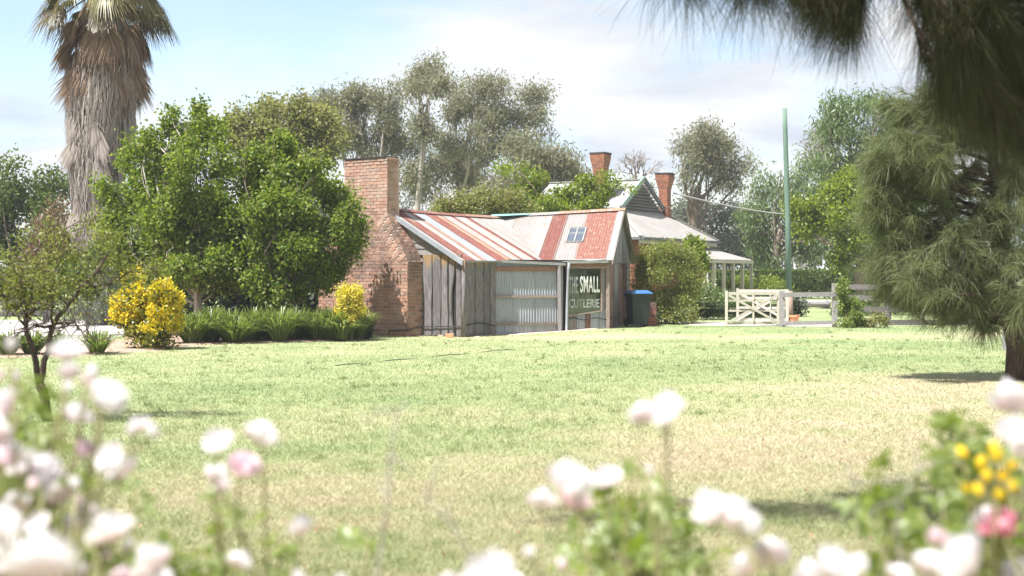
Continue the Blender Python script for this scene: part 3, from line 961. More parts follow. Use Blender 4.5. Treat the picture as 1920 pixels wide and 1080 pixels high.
# slab side wall, from the corner to the porch
P1 = np.array([-0.47, 37.66])
sw = P1 - CC; sw = sw / np.linalg.norm(sw); nsw = np.array([sw[1], -sw[0]])
mb = MB(); a_ = CC - nsw * 0.02; b2 = P1 - nsw * 0.02
mb.add([(*a_, 0), (*b2, 0), (*b2, 1.95), (*a_, 1.95)], [(0, 1, 2, 3)])
side = mb.obj('side_wall', M['inside'], cot)
edges = [868, 888, 905, 917, 928]
for i in range(4):
    q0 = CC + sw * on_line(CC, sw, edges[i]); q1 = CC + sw * on_line(CC, sw, edges[i + 1])
    slab(q0, q1, 0.02, 1.93, nsw, 40 + i, parent=side, th=0.05, wob=0.014)
mb = MB(); q0 = CC + (-U + nsw) * 0.055
mb.tube([(*q0, 0), (q0[0] + .015, q0[1], 1.0), (*q0, 1.99)], [0.062, 0.055, 0.05], 9)
mb.obj('corner_post', M['slab'], cot, smooth=True)

# porch wall and window wall share one line
K2 = np.array([2.64, 38.93])
pw = K2 - P1; PWL = np.linalg.norm(pw); pw = pw / PWL; npw = np.array([pw[1], -pw[0]])


def cp(q, z, off=0.0):
    p = P1 + pw * q + npw * off
    return np.array([p[0], p[1], z])


def qpx(px): return on_line(P1, pw, px)


def zpx(px, py):
    q = qpx(px); Y = P1[1] + pw[1] * q
    return CAMZ - (py - HZ) / F * Y


def isheet(name, f, la, b0, b1, parent, m, pitch=0.076, amp=0.009, nb=4, nrm=(0, 0, 1), lift=0.0):
    """corrugated sheet: f(a, b) gives the point; a in metres across, b along the corrugation"""
    n_ = max(6, int(la / pitch * 6)) + 1
    nrm = np.array(nrm, float)
    V = []; UVs = []; keep = []
    for i in range(n_):
        a__ = la * i / (n_ - 1)
        s0 = b0(a__); s1 = b1(a__)
        for k in range(nb + 1):
            b = s0 + (s1 - s0) * k / nb
            V.append(f(a__, b) + nrm * (amp * math.cos(2 * math.pi * a__ / pitch) + lift)); UVs.append((a__, b))
        keep.append(s1 - s0 > 0.02)
    Fc = []
    for i in range(n_ - 1):
        if not (keep[i] and keep[i + 1]): continue
        for k in range(nb):
            o = i * (nb + 1) + k
            Fc.append((o, o + nb + 1, o + nb + 2, o + 1))
    if not Fc: return None
    return obj(name, np.array(V), np.array(Fc), m, parent, smooth=True, uv=np.array(UVs) + np.array([hash(name + str(len(UVs))) % 7, 0]))


mb = MB(); mb.add([cp(0, -.05, -.06), cp(PWL, -.05, -.06), cp(PWL, 2.0, -.06), cp(0, 2.0, -.06)], [(0, 1, 2, 3)])
porch = mb.obj('porch_wall', M['inside'], cot)
n3 = (npw[0], npw[1], 0)
qs = [qpx(928), qpx(963), qpx(1004), qpx(1056)]
for i in range(3):
    q0 = qs[i] - 0.02; L_ = qs[i + 1] - q0
    isheet('wall_sheet', lambda a, b, q0=q0: cp(q0 + a, b, -0.02), L_, lambda a: 0.0 + 0.02, lambda a: 1.93, porch, M['iron_wall'], 0.0775, 0.011, 3, n3, 0.002 * i)
tan_rail = [(500, 508.5, 'redwood'), (553.5, 558.5, 'oldwood'), (604, 608.5, 'oldwood')]
for y0, y1, mm in tan_rail:
    a0, a1 = cp(qpx(924), (zpx(928, y0) + zpx(928, y1)) / 2, 0.018), cp(qpx(1052), (zpx(1050, y0) + zpx(1050, y1)) / 2, 0.018)
    MB().beam(a0, a1, 0.045, abs(zpx(928, y0) - zpx(928, y1)) * 1.0).obj('rail', M[mm], porch)
# porch post and downpipe
MB().beam(cp(qpx(1048), 0, 0.06), cp(qpx(1046), 1.86, 0.06), 0.085, 0.085, (0, 1, 0)).obj('porch_post', M['greywood'], cot)
MB().tube([cp(qpx(1057.5), 0.03, 0.17), cp(qpx(1058.5), 0.10, 0.13), cp(qpx(1060), 0.9, 0.12), cp(qpx(1062), 1.7, 0.12), cp(qpx(1063), 1.93, 0.14)], 0.036, 10).obj('downpipe', M['pipe'], cot, smooth=True)

# window wall
mb = MB(); zt = 1.93
q0, q1 = qpx(1061), qpx(1143)
wx0, wx1 = qpx(1066), qpx(1126.5)
ztop, zb0, zb1 = zpx(1066, 504), zpx(1066, 591), zpx(1126, 582)
# iron below and beside the window
qq = [q0, qpx(1082), qpx(1098), qpx(1108), qpx(1124), qpx(1137)]
ms = ['iron_wall_grey', 'iron_wall', 'iron_wall_rust', 'iron_wall', 'iron_wall']
for i in range(5):
    isheet('wall_sheet', lambda a, b, i=i: cp(qq[i] + a, b, -0.03), qq[i + 1] - qq[i], lambda a: 0.05, lambda a: 0.66, porch, M[ms[i]], 0.0775, 0.008, 2, n3)
fr = MB()
fr.beam(cp(q0, ztop + 0.035, 0.0), cp(qpx(1137), ztop + 0.035, 0.0), 0.06, 0.05)
fr.beam(cp(wx0 - 0.03, zb0 - .02, 0), cp(wx0 - 0.03, ztop, 0), 0.05, 0.05, (0, 1, 0))
fr.beam(cp(wx1 + 0.02, zb1 - .02, 0), cp(wx1 + 0.02, ztop, 0), 0.045, 0.035, (0, 1, 0))
fr.beam(cp(wx0, zb0 - 0.02, 0.01), cp(wx1, zb1 - 0.02, 0.01), 0.06, 0.03)
window = fr.obj('window', M['oldwood'], cot)
mb = MB(); mb.add([cp(wx0 - .01, zb0 - .01, -.012), cp(wx1 + .01, zb1 - .01, -.012), cp(wx1 + .01, ztop + .01, -.012), cp(wx0 - .01, ztop + .01, -.012)], [(0, 1, 2, 3)])
mb.obj('pane', M['glass'], window)
MB().beam(cp(q0, ztop + 0.11, 0.0), cp(qpx(1140), ztop + 0.10, 0.0), 0.07, 0.095).obj('lintel', M['redwood'], porch)
# grey board beside the pane, corner post
MB().hexa([cp(wx1 + .045, 0.62, -.02), cp(qpx(1135.5), 0.62, -.02), cp(qpx(1135.5), .62, -.04), cp(wx1 + .045, .62, -.04),
           cp(wx1 + .045, ztop + .01, -.02), cp(qpx(1135.5), ztop + .01, -.02), cp(qpx(1135.5), ztop + .01, -.04), cp(wx1 + .045, ztop + .01, -.04)]).obj('board', M['board'], porch)
MB().beam(cp(qpx(1139), 0.02, 0.01), cp(qpx(1139), 1.9, 0.01), 0.10, 0.09, (0, 1, 0)).obj('corner_post', M['oldwood'], cot)


def lettering(txt, qa, qb, za, zb, m, name='lettering'):
    cu = bpy.data.curves.new('lettering', 'FONT'); cu.body = txt; cu.extrude = 0.0; cu.offset = 0.018; cu.space_character = 1.06
    to = bpy.data.objects.new('tmp', cu); COL.objects.link(to)
    bpy.context.view_layer.update()
    me = bpy.data.meshes.new_from_object(to.evaluated_get(bpy.context.evaluated_depsgraph_get()))
    bpy.data.objects.remove(to)
    co = np.array([v.co for v in me.vertices]); fc = [tuple(p.vertices) for p in me.polygons]
    bpy.data.meshes.remove(me)
    mn = co.min(0); mxx = co.max(0)
    s = (co - mn) / np.maximum(mxx - mn, 1e-6)
    V = np.array([cp(qa + (qb - qa) * a, za + (zb - za) * b, -0.007) for a, b, _ in s])
    return obj(name, V, fc, m, window)


lettering('THE', qpx(1066.5), qpx(1084), zpx(1075, 550), zpx(1075, 519), M['letterdim'])
lettering('SMALL', qpx(1088), qpx(1125), zpx(1105, 548.5), zpx(1105, 517.5), M['letter'])
lettering('CUTLERIE', qpx(1067), qpx(1124), zpx(1095, 577), zpx(1095, 560.5), M['letterdim'])

# gable wall of the cross wing: iron sheets, dim side
GL = 4.98
n_g = (Rr[0], Rr[1], 0)


def cg(q, z, off=0.0):
    p = K2 + Hh * q + Rr * off
    return np.array([p[0], p[1], z])


mb = MB(); mb.add([cg(0, -.05, -.05), cg(GL, -.05, -.05), cg(GL, 1.95, -.05), cg(GL / 2, 3.36, -.05), cg(0, 1.95, -.05)], [(0, 1, 2, 3, 4)])
wing = mb.obj('wing_wall', M['inside'], cot)
gq = [0.02, 1.15, 2.0, 3.2, 4.1, GL]
gm = ['iron_wall_rust', 'iron_wall_grey', 'iron_wall_rust', 'iron_wall_rust', 'iron_wall_grey']
for i in range(5):
    isheet('wall_sheet', lambda a, b, i=i: cg(gq[i] + a, b, 0), gq[i + 1] - gq[i], lambda a: 0.06, lambda a: 1.97, wing, M[gm[i]], 0.0775, 0.009, 3, n_g, 0.003 * (i % 2))
gq = [0.05, 1.3, 2.1, 3.0, 3.9, GL - .05]


def ztri(q): return 1.96 + 1.46 * (1 - abs(q - GL / 2) / (GL / 2))


for i in range(5):
    isheet('wall_sheet', lambda a, b, i=i: cg(gq[i] + a, b, 0.012), gq[i + 1] - gq[i], lambda a: 1.93, lambda a, i=i: ztri(gq[i] + a) - 0.03, wing, M['iron_wall_grey'], 0.0775, 0.009, 3, n_g, 0.003 * (i % 2))
MB().beam(cg(-0.02, 1.955, 0.035), cg(GL, 1.955, 0.035), 0.02, 0.04).obj('trim', M['board'], wing)

# roofs
def f1(s0, lift):
    return lambda a, b: ct(b, s0 + a, z1(b, s0 + a) + lift)


def start1(s):
    t = -0.09
    if s < 3.3: return t
    while t < 2.6:
        m_, d_ = ts_to_md(t, s)
        if d_ > D2 or z1(t, s) >= z2(m_, d_) - 0.03: break
        t += 0.03
    return t


roof1 = empty('roof', BASE[cot]); roof1.parent = cot; roof1.location = (0, 0, 0)


def s_at(px): return on_line(CC, U, px)


stripes = [(-0.16, -0.02, 'iron_white'), (s_at(869), s_at(886), 'iron_red'), (s_at(886), s_at(901), 'iron_white'), (s_at(901), s_at(907), 'iron_orange'),
           (s_at(907), s_at(928), 'iron_blue'), (s_at(928), s_at(946), 'iron_red'), (s_at(946), s_at(958), 'iron_orange'), (s_at(958), s_at(974), 'iron_white'),
           (s_at(974), s_at(981), 'iron_red'), (s_at(981), s_at(1000), 'iron_white'), (s_at(1000), s_at(1008), 'iron_red'), (s_at(1008), 3.6, 'iron_white'), (3.6, 4.2, 'iron_white'), (4.2, 5.1, 'iron_white')]
sl = np.array([0.0, 0.0, 1.0])
for i, (s0, s1, mm) in enumerate(stripes):
    isheet('roof_sheet', f1(s0 - 0.02, 0.0), s1 - s0 + 0.035, lambda a, s0=s0: start1(s0 + a), lambda a: 2.63, roof1, M[mm], 0.076, 0.010, 5, sl, 0.004 * (i % 2))
# back slope
for i, s0 in enumerate(np.arange(-0.16, 5.2, 0.76)):
    isheet('roof_sheet', lambda a, b, s0=s0: ct(5.2 - b, s0 + a, z1(b, s0 + a)), 0.77, lambda a: -0.09, lambda a: 2.63, roof1, M['iron_white' if i % 2 else 'iron_red'], 0.076, 0.010, 3, sl, 0.004 * (i % 2))
# ridge capping, rusty
prev = None
for i, (s0, s1, mm) in enumerate([(-0.18, 1.5, 'iron_red'), (1.4, 3.2, 'iron_mottle'), (3.1, 4.7, 'iron_orange')]):
    V = []; Fc = []; uv = []
    for k in range(7):
        s = s0 + (s1 - s0) * k / 6
        for dt, dz in ((-0.15, -0.055), (-0.03, 0.018), (0.03, 0.018), (0.15, -0.055)):
            V.append(ct(2.6 + dt, s, zr1(s) + dz + 0.012 + 0.006 * i)); uv.append((s, dt))
    for k in range(6):
        for j in range(3):
            Fc.append((k * 4 + j, k * 4 + j + 1, k * 4 + j + 5, k * 4 + j + 4))
    obj('ridge_cap', np.array(V), Fc, M[mm], roof1, uv=np.array(uv))
# barge board at the chimney gable: pale flashing
mb = MB()
V = []
for t in (-0.14, 2.5):
    z = z1(t, 0)
    V.append([ct(t, -0.19, z - 0.11), ct(t, -0.155, z - 0.11), ct(t, -0.155, z + 0.028), ct(t, -0.19, z + 0.028)])
mb.hexa(V[0] + V[1])
mb.obj('barge_board', M['pipe'], roof1)
# cross roof
roof2 = empty('roof', BASE[cot]); roof2.parent = cot; roof2.location = (0, 0, 0)
nrm2 = (0, 0, 1)


def start2(m_):
    d_ = -0.10
    while d_ < D2:
        t, s = md_to_ts(m_, d_)
        if not (t > -0.09 and s > -0.1) or z2(m_, d_) >= z1(t, s) - 0.05: break
        d_ += 0.03
    return d_


fm = lambda f: f * M1
st2 = [(-0.95, -0.62, 'iron_white'), (-0.62, -0.30, 'iron_white'), (-0.30, -0.05, 'iron_white'), (-0.05, 0.165, 'iron_red'), (0.165, 0.47, 'iron_white'), (0.47, 0.92, 'iron_mottle'), (0.92, 1.02, 'iron_white')]
for i, (a0, a1, mm) in enumerate(st2):
    m0_ = fm(a0) - 0.015; L_ = fm(a1) - m0_ + 0.02
    isheet('roof_sheet', lambda a, b, m0_=m0_: c2(m0_ + a, b, z2(m0_ + a, b)), L_, lambda a, m0_=m0_: start2(m0_ + a), lambda a: D2 + 0.03, roof2, M[mm], 0.076, 0.011, 5, nrm2, 0.005 * (i % 2) + 0.004)
for i, m0_ in enumerate(np.arange(-1.9, 1.95, 0.65)):
    isheet('roof_sheet', lambda a, b, m0_=m0_: c2(m0_ + a, 2 * D2 - b, z2(m0_ + a, b)), 0.66, lambda a: -0.1, lambda a: D2 + 0.03, roof2, M['iron_white' if i % 2 else 'iron_orange'], 0.076, 0.010, 3, nrm2, 0.005 * (i % 2))
for i, (a0, a1, mm) in enumerate([(-1.5, 0.1, 'iron_white'), (0.05, 1.0, 'iron_orange'), (0.95, 2.0, 'iron_orange')]):
    V = []; Fc = []; uv = []
    for k in range(7):
        m_ = a0 + (a1 - a0) * k / 6
        for dt, dz in ((-0.16, -0.06), (-0.03, 0.02), (0.03, 0.02), (0.16, -0.06)):
            V.append(c2(m_, D2 + dt, z2(m_, D2) + dz + 0.022 + 0.005 * i)); uv.append((m_, dt))
    for k in range(6):
        for j in range(3):
            Fc.append((k * 4 + j, k * 4 + j + 1, k * 4 + j + 5, k * 4 + j + 4))
    obj('ridge_cap', np.array(V), Fc, M[mm], roof2, uv=np.array(uv))
mb = MB()
for sgn in (1, -1):
    V = []
    for d_ in (-0.12, D2 + 0.02):
        z = z2(M1, d_); dd = d_ if sgn == 1 else 2 * D2 - d_
        V.append([c2(M1 + 0.02, dd, z - 0.09), c2(M1 + 0.05, dd, z - 0.09), c2(M1 + 0.05, dd, z + 0.03), c2(M1 + 0.02, dd, z + 0.03)])
    mb.hexa(V[0] + V[1])
mb.obj('barge_board', M['oldwood'], roof2)
V = [c2(M1 - 0.13, -0.11, z2(M1, -0.11) + 0.03), c2(M1 + 0.055, -0.11, z2(M1, -0.11) + 0.03), c2(M1 + 0.055, D2, z2(M1, D2) + 0.03), c2(M1 - 0.13, D2, z2(M1, D2) + 0.03)]
V += [v - np.array([0, 0, 0.012]) for v in V]
MB().hexa([V[4], V[5], V[6], V[7], V[0], V[1], V[2], V[3]]).obj('flashing', M['white'], roof2)
# skylight
m0_, m1_, d0, d1 = fm(0.27), fm(0.42) + 0.18, 0.85, 1.62
sk = MB()
lf = 0.03
for a__, b__ in (((m0_, d0), (m1_, d0)), ((m1_, d0), (m1_, d1)), ((m1_, d1), (m0_, d1)), ((m0_, d1), (m0_, d0)), (((m0_ + m1_) / 2, d0), ((m0_ + m1_) / 2, d1)), ((m0_, (d0 + d1) / 2 + .1), (m1_, (d0 + d1) / 2 + .1))):
    sk.beam(c2(*a__, z2(*a__) + lf), c2(*b__, z2(*b__) + lf), 0.035, 0.035)
skl = sk.obj('skylight', M['gutter'], roof2)
mb = MB(); mb.add([c2(a__, b__, z2(a__, b__) + lf - 0.005) for a__, b__ in ((m0_, d0), (m1_, d0), (m1_, d1), (m0_, d1))], [(0, 1, 2, 3)])
mb.obj('pane', M['skyglass'], roof2)
# teal flashing where the ridges meet
mb = MB()
mb.add([c2(-1.95, D2 - .5, z2(-1.95, D2) - .02), c2(-0.75, D2 - .12, z2(-.75, D2) + .0), c2(-0.65, D2 + .1, z2(-.65, D2) + .045), c2(-2.0, D2 + .1, z2(-2, D2) + .07)], [(0, 1, 2, 3)])
mb.obj('flashing', M['teal'], cot)

# the low strip of roof between eaves and gutters, then the gutters
def gline(px, py, off):
    q = qpx(px); p = P1 + pw * q + npw * off
    return np.array([p[0], p[1], CAMZ - (py - HZ) / F * p[1]])


eave = [ct(-0.02, s_at(px), ZE - 0.005) for px in (930, 960, 990, 1020)] + [c2(fm(f), -0.03, 2.03) for f in (0.25, 0.6, 1.0)]
gut = [gline(px, py, 0.065) for px, py in ((930, 487.5), (960, 488.7), (990, 490), (1022, 491.5), (1056, 491), (1100, 489.5), (1145, 487.5))]
V = eave + gut; k = len(eave)
obj('skillion_strip', np.array(V), [(i, i + 1, k + i + 1, k + i) for i in range(k - 1)], M['gutter'], cot)


def gutter(pts, w_, h_, name='gutter', m=None):
    mb = MB()
    for a__, b__ in zip(pts[:-1], pts[1:]):
        mb.beam(a__, b__, w_, h_)
    return mb.obj(name, m or M['gutter'], cot)


g0 = CC + nsw * 0.07; g1 = P1 + nsw * 0.07
gutter([np.array([*g0, 1.945]), np.array([*g1, 1.955])], 0.07, 0.06)
gutter([gline(927, 489.5, .085), gline(1058, 495.5, .085)], 0.05, 0.07)
gutter([gline(1061, 491.5, .13), gline(1147, 490.5, .13)], 0.07, 0.075)
# pipe running along the foot of the walls
pts = [ct(2.0, -0.63, 0.04), ct(1.99, -0.63, 0.14), ct(1.6, -0.635, 0.16), ct(1.33, -0.63, 0.17), ct(1.33, -0.1, 0.24), ct(0.6, -0.09, 0.26), ct(-.07, -0.08, .27)]
pts += [np.array([*(CC + sw * k_ + nsw * 0.09), 0.29 + 0.06 * math.sin(k_ * 3)]) for k_ in (0.2, 0.6, 1.0, 1.3)]
MB().tube(pts, 0.014, 6).obj('water_pipe', M['hose'], cot, smooth=True)
MB().tube([cp(q, 0.40 + .03 * math.sin(q * 9), 0.03) for q in np.linspace(qpx(1066), qpx(1140), 9)] + [cg(0.3, .42, .06), cg(1.2, .40, .05), cg(2.4, .4, .05)], 0.013, 6).obj('cable', M['hose'], cot, smooth=True)

# ------------------------------------------------------------------ homestead behind
e_ = np.array([0.489, 0.872]); n_ = np.array([-0.872, 0.489]); HF = np.array([9.71, 70.0]); HW = 8.6
hs = empty('homestead', (HF[0] - 4.3 * e_[0], HF[1] - 4.3 * e_[1], 0.13), 'brick homestead with pale iron hip roof, louvred gablet and two tall chimneys', 'house')


def hp(w_, i_, z):          # w along the end wall from the far corner towards the camera, i inwards
    p = HF - e_ * w_ + n_ * i_
    return np.array([p[0], p[1], z])


HL = 13.0
ZEV, ZRG, ZGB = 3.25, 6.05, 4.62
ov = -0.35
wall = MB()
wall.hexa([hp(0.1, 0.1, 0), hp(HW - .1, .1, 0), hp(HW - .1, HL, 0), hp(.1, HL, 0), hp(0.1, 0.1, 3.2), hp(HW - .1, .1, 3.2), hp(HW - .1, HL, 3.2), hp(.1, HL, 3.2)])
hwall = wall.obj('wall', M['redbrick'], hs)
# courses of brick on the wall facing the camera: recessed joints
gi = 1.79
A = hp(ov, ov, ZEV); B = hp(HW - ov, ov, ZEV); Cq = hp(HW - ov, HL, ZEV); Dq = hp(ov, HL, ZEV)
GR = hp(gi, gi, ZGB); GLq = hp(HW - gi, gi, ZGB); AP = hp(HW / 2, gi, ZRG); AL = hp(HW / 2, 6.6, ZRG); BL = hp(HW - gi, 6.6, ZGB); BR = hp(gi, 6.6, ZGB)
CL2 = hp(HW - ov, 8.7, ZEV); DL2 = hp(ov, 8.7, ZEV)


def roofpanel(name, quad, nsh, m):
    """sheets side by side between two edges: quad = bottom left, bottom right, top right, top left"""
    q = [np.array(x) for x in quad]
    for k in range(nsh):
        a0, a1 = k / nsh, (k + 1) / nsh
        V = []; uv = []
        nb = 10
        nn = np.cross(q[1] - q[0], q[3] - q[0]); nn /= np.linalg.norm(nn)
        for i in range(nb + 1):
            a = a0 + (a1 - a0 + 0.004) * i / nb
            for b in (0, 0.5, 1):
                p = (q[0] * (1 - a) + q[1] * a) * (1 - b) + (q[3] * (1 - a) + q[2] * a) * b
                V.append(p + nn * (0.012 * (i % 2) + 0.004 * (k % 2)))
                uv.append((a, b))
        Fc = []
        for i in range(nb):
            for b in range(2):
                Fc.append((i * 3 + b, i * 3 + 3 + b, i * 3 + 4 + b, i * 3 + 1 + b))
        obj('roof_sheet', np.array(V), Fc, m, hroof, uv=np.array(uv))


hroof = empty('roof', BASE[hs]); hroof.parent = hs; hroof.location = (0, 0, 0)
roofpanel('end', [B, A, GR, GLq], 8, M['houseroof'])            # hip end under the gablet
roofpanel('front', [CL2, B, GLq, BL], 8, M['houseroofwhite'])   # camera side, lower
roofpanel('front2', [BL, GLq, AP, AL], 6, M['houseroofwhite'])
roofpanel('rear', [A, DL2, BR, GR], 6, M['houseroof'])
roofpanel('rear2', [GR, BR, AL, AP], 5, M['houseroof'])
roofpanel('endl', [DL2, CL2, BL, BR], 6, M['houseroof'])
mb = MB(); mb.add([GLq + np.array([*(-n_ * .03), -.03]), GR + np.array([*(-n_ * .03), -.03]), AP + np.array([*(-n_ * .03), -.1])], [(0, 1, 2)])
gab = mb.obj('gablet', M['slateblue'], hs)
for k in range(9):
    z0 = ZGB + 0.04 + k * 0.145
    f0 = 1 - (z0 - ZGB) / (ZRG - ZGB)
    if f0 < 0.08: break
    c_ = HW / 2; hw_ = (HW / 2 - gi) * f0 - 0.06
    MB().hexa([hp(c_ - hw_, gi - .16, z0), hp(c_ + hw_, gi - .16, z0), hp(c_ + hw_, gi - .13, z0), hp(c_ - hw_, gi - .13, z0),
               hp(c_ - hw_, gi - .06, z0 + .10), hp(c_ + hw_, gi - .06, z0 + .10), hp(c_ + hw_, gi - .04, z0 + .10), hp(c_ - hw_, gi - .04, z0 + .10)]).obj('louvre', M['louvre'], gab)
for q_, m_ in ((GLq, 'greentrim'), (GR, 'slateblue')):
    MB().beam(q_ + np.array([*(-n_ * .2), 0.05]), AP + np.array([*(-n_ * .2), 0.08]), 0.09, 0.22).obj('barge_board', M[m_], hroof)
# hip caps, ridge, gutter, fascia
for a__, b__ in ((A, GR), (B, GLq), (AP, AL), (GLq, BL)):
    MB().beam(a__ + np.array([0, 0, .04]), b__ + np.array([0, 0, .04]), 0.2, 0.05).obj('ridge_cap', M['houseroof'], hroof)
MB().beam(hp(ov, ov - .05, ZEV - .06), hp(HW - ov, ov - .05, ZEV - .06), 0.12, 0.11).obj('gutter', M['slateblue'], hs)
MB().beam(hp(ov, ov + .1, ZEV - .20), hp(HW - ov, ov + .1, ZEV - .20), 0.06, 0.16).obj('fascia', M['cream'], hs)
MB().beam(hp(HW - ov + .05, ov, ZEV - .06), hp(HW - ov + .05, 8.5, ZEV - .06), 0.12, 0.11).obj('gutter', M['slateblue'], hs)


def house_chimney(x, y, zb, ztop, w0, flare, lbl):
    core = MB(); cz = []
    H = ztop - zb
    c = empty('chimney', BASE[hs]); c.parent = hs; c.location = (0, 0, 0)
    phi = math.atan2(e_[1], e_[0])
    V = []; Fc = []
    ch = 0.086; nr = int(H / ch)
    core_prof = []
    for k in range(nr):
        z = zb + k * ch
        zz = (z - zb) / H
        w = w0
        top = ztop - z
        if top < 0.95: w = w0 + flare * float(ss(0.95, 0.12, top)) if top > .12 else w0 + flare
        if abs(top - 1.55) < ch * .6: w += 0.07
        if abs(top - 2.1) < ch * .6: w += 0.05
        core_prof.append((w, z))
        off = 0.0 if k % 2 else 0.12
        for sd_ in range(4):
            ang = phi + sd_ * math.pi / 2
            for x0, x1 in lay(w, off):
                u = -w / 2 + (x0 + x1) / 2
                ox = math.cos(ang) * u + math.sin(ang) * (w / 2 - 0.04); oy = math.sin(ang) * u - math.cos(ang) * (w / 2 - 0.04)
                bricks_h.append(rotT(ang, (x + ox, y + oy, z + ch / 2), x1 - x0 - .004, 0.045, ch - 0.012))
    return c, core_prof, phi


for (px, Y, ptop, pbot, wpx, fl) in ((1126, 66.0, 289, 395, 26, 0.22), (1246.5, 69.3, 327, 418, 22, 0.26)):
    bricks_h = []
    x = (px - 960) / F * Y
    ztop = CAMZ - (ptop - HZ) / F * Y; zb = CAMZ - (pbot - HZ) / F * Y - 0.5
    w0 = wpx / F * Y / 1.25
    c, cpz, phi = house_chimney(x, Y, zb, ztop, w0, fl, '')
    v, f = join_inst(bricks_h, BV)
    tag(obj('brickwork', v, f, M['redbrick'], c), kind='stuff')
    mb = MB()
    pr_ = [(w * 0.7071 - .012, z - BASE[hs][2]) for w, z in cpz]
    V = []; Fc = []
    for w, z in cpz:
        for sd_ in range(4):
            ang = phi + math.pi / 4 + sd_ * math.pi / 2
            V.append((x + math.cos(ang) * (w * .7071 - .02), Y + math.sin(ang) * (w * .7071 - .02), z))
    for k in range(len(cpz) - 1):
        for i in range(4):
            Fc.append((k * 4 + i, k * 4 + (i + 1) % 4, k * 4 + 4 + (i + 1) % 4, k * 4 + 4 + i))
    obj('stack', np.array(V), Fc, M['mortar'], c)
    wt = cpz[-1][0]
    MB().box((x, Y, ztop + 0.02), (wt + .04, wt + .04, 0.09), phi).obj('chimney_cap', M['soot'], c)

# verandah along the end wall
ver = empty('verandah', BASE[hs]); ver.parent = hs; ver.location = (0, 0, 0)
vo = -2.15
va = [hp(HW - 2.4, vo, 2.27), hp(-0.3, vo, 2.27), hp(-0.3, -.02, 2.85), hp(HW - 2.4, -.02, 2.85)]
k = 7
for i in range(k):
    a0, a1 = i / k, (i + 1) / k
    q = [va[0] * (1 - a0) + va[1] * a0, va[0] * (1 - a1) + va[1] * a1, va[3] * (1 - a1) + va[2] * a1, va[3] * (1 - a0) + va[2] * a0]
    q2 = [p_ + np.array([0, 0, 0.03 + .004 * (i % 2)]) for p_ in q]
    MB().hexa([*q, *q2]).obj('roof_sheet', M['houseroof'], ver)
MB().beam(hp(HW - 2.4, vo, 2.2), hp(-0.3, vo, 2.2), 0.09, 0.13).obj('beam', M['cream'], ver)
for w_ in np.linspace(HW - 2.6, -0.2, 6):
    MB().box((*hp(w_, vo + .06, 0)[:2], 1.15), (0.13, 0.13, 2.04), math.atan2(e_[1], e_[0])).obj('post', M['cream'], ver)

# ------------------------------------------------------------------ bin, brick pier, gates, fences, pole
bx, by = (1196 - 960) / F * 40.3, 40.3
bz = float(gz(bx, by))
wb_ = empty('wheelie_bin', (bx, by, bz), 'dark green wheelie bin with blue lid beside the cottage', 'bin')
rz = 0.25


def taper(mb, c, s0, s1, z0, z1_, rz):
    pts = []
    for s, z in ((s0, z0), (s1, z1_)):
        for x, y in ((-1, -1), (1, -1), (1, 1), (-1, 1)):
            X, Y_ = x * s[0] / 2, y * s[1] / 2
            pts.append((c[0] + X * math.cos(rz) - Y_ * math.sin(rz), c[1] + X * math.sin(rz) + Y_ * math.cos(rz), z))
    return mb.hexa(pts)


mb = MB()
taper(mb, (bx, by), (0.44, 0.50), (0.55, 0.66), bz + 0.06, bz + 0.93, rz)
taper(mb, (bx, by), (0.60, 0.72), (0.61, 0.73), bz + 0.87, bz + 0.935, rz)
for xo in (-.17, 0.0, .17):
    cx, cy = bx + math.cos(rz) * xo + math.sin(rz) * .30, by + math.sin(rz) * xo - math.cos(rz) * .30
    mb.beam((cx + .03 * xo, cy + .055, bz + .1), (cx, cy, bz + .85), 0.03, 0.03, (0, 1, 0))
body = mb.obj('body', M['bin'], wb_)
mb = MB()
taper(mb, (bx, by), (0.63, 0.76), (0.58, 0.66), bz + 0.938, bz + 0.975, rz)
taper(mb, (bx, by), (0.57, 0.65), (0.42, 0.44), bz + 0.976, bz + 1.03, rz)
mb.obj('lid', M['binlid'], wb_)
hx, hy = bx - math.sin(rz) * .42, by + math.cos(rz) * .42
MB().tube([(hx - .25, hy - .06, bz + .93), (hx - .25, hy, bz + .96), (hx + .25, hy + .13, bz + .96), (hx + .25, hy + .06, bz + .93)], 0.016, 8).obj('handle', M['bin'], wb_)
for sx in (-1, 1):
    cx, cy = bx + math.cos(rz) * .27 * sx - math.sin(rz) * .22, by + math.sin(rz) * .27 * sx + math.cos(rz) * .22
    ax_ = np.array([math.cos(rz), math.sin(rz), 0])
    MB().tube([np.array([cx, cy, bz + .11]) - ax_ * .03, np.array([cx, cy, bz + .11]) + ax_ * .03], [0.11, 0.11], 18).obj('wheel', M['rubber'], wb_)

px_, py_ = (1221 - 960) / F * 40.9, 40.9
pier = empty('brick_pier', (px_, py_, bz), 'low dark red brick pier between the bin and the big bush', 'brick pier')
mb = MB(); mb.box((px_, py_, bz + .33), (0.24, 0.24, 0.66), .1); pc = mb.obj('core', M['mortar'], pier)
dk = [mesh('brick', np.array(v), f, M['darkbrick']) for v, f in BV[:3]]
for k in range(8):
    for sd_ in range(4):
        ang = .1 + sd_ * math.pi / 2
        for u, L_ in ((0.0, 0.245),):
            ox = math.cos(ang) * u + math.sin(ang) * .085; oy = math.sin(ang) * u - math.cos(ang) * .085
            inst('brick', dk[k % 3], pier, rotT(ang, (px_ + ox, py_ + oy, bz + .045 + k * .083), L_ - .012 - .002 * sd_, .05, .071))


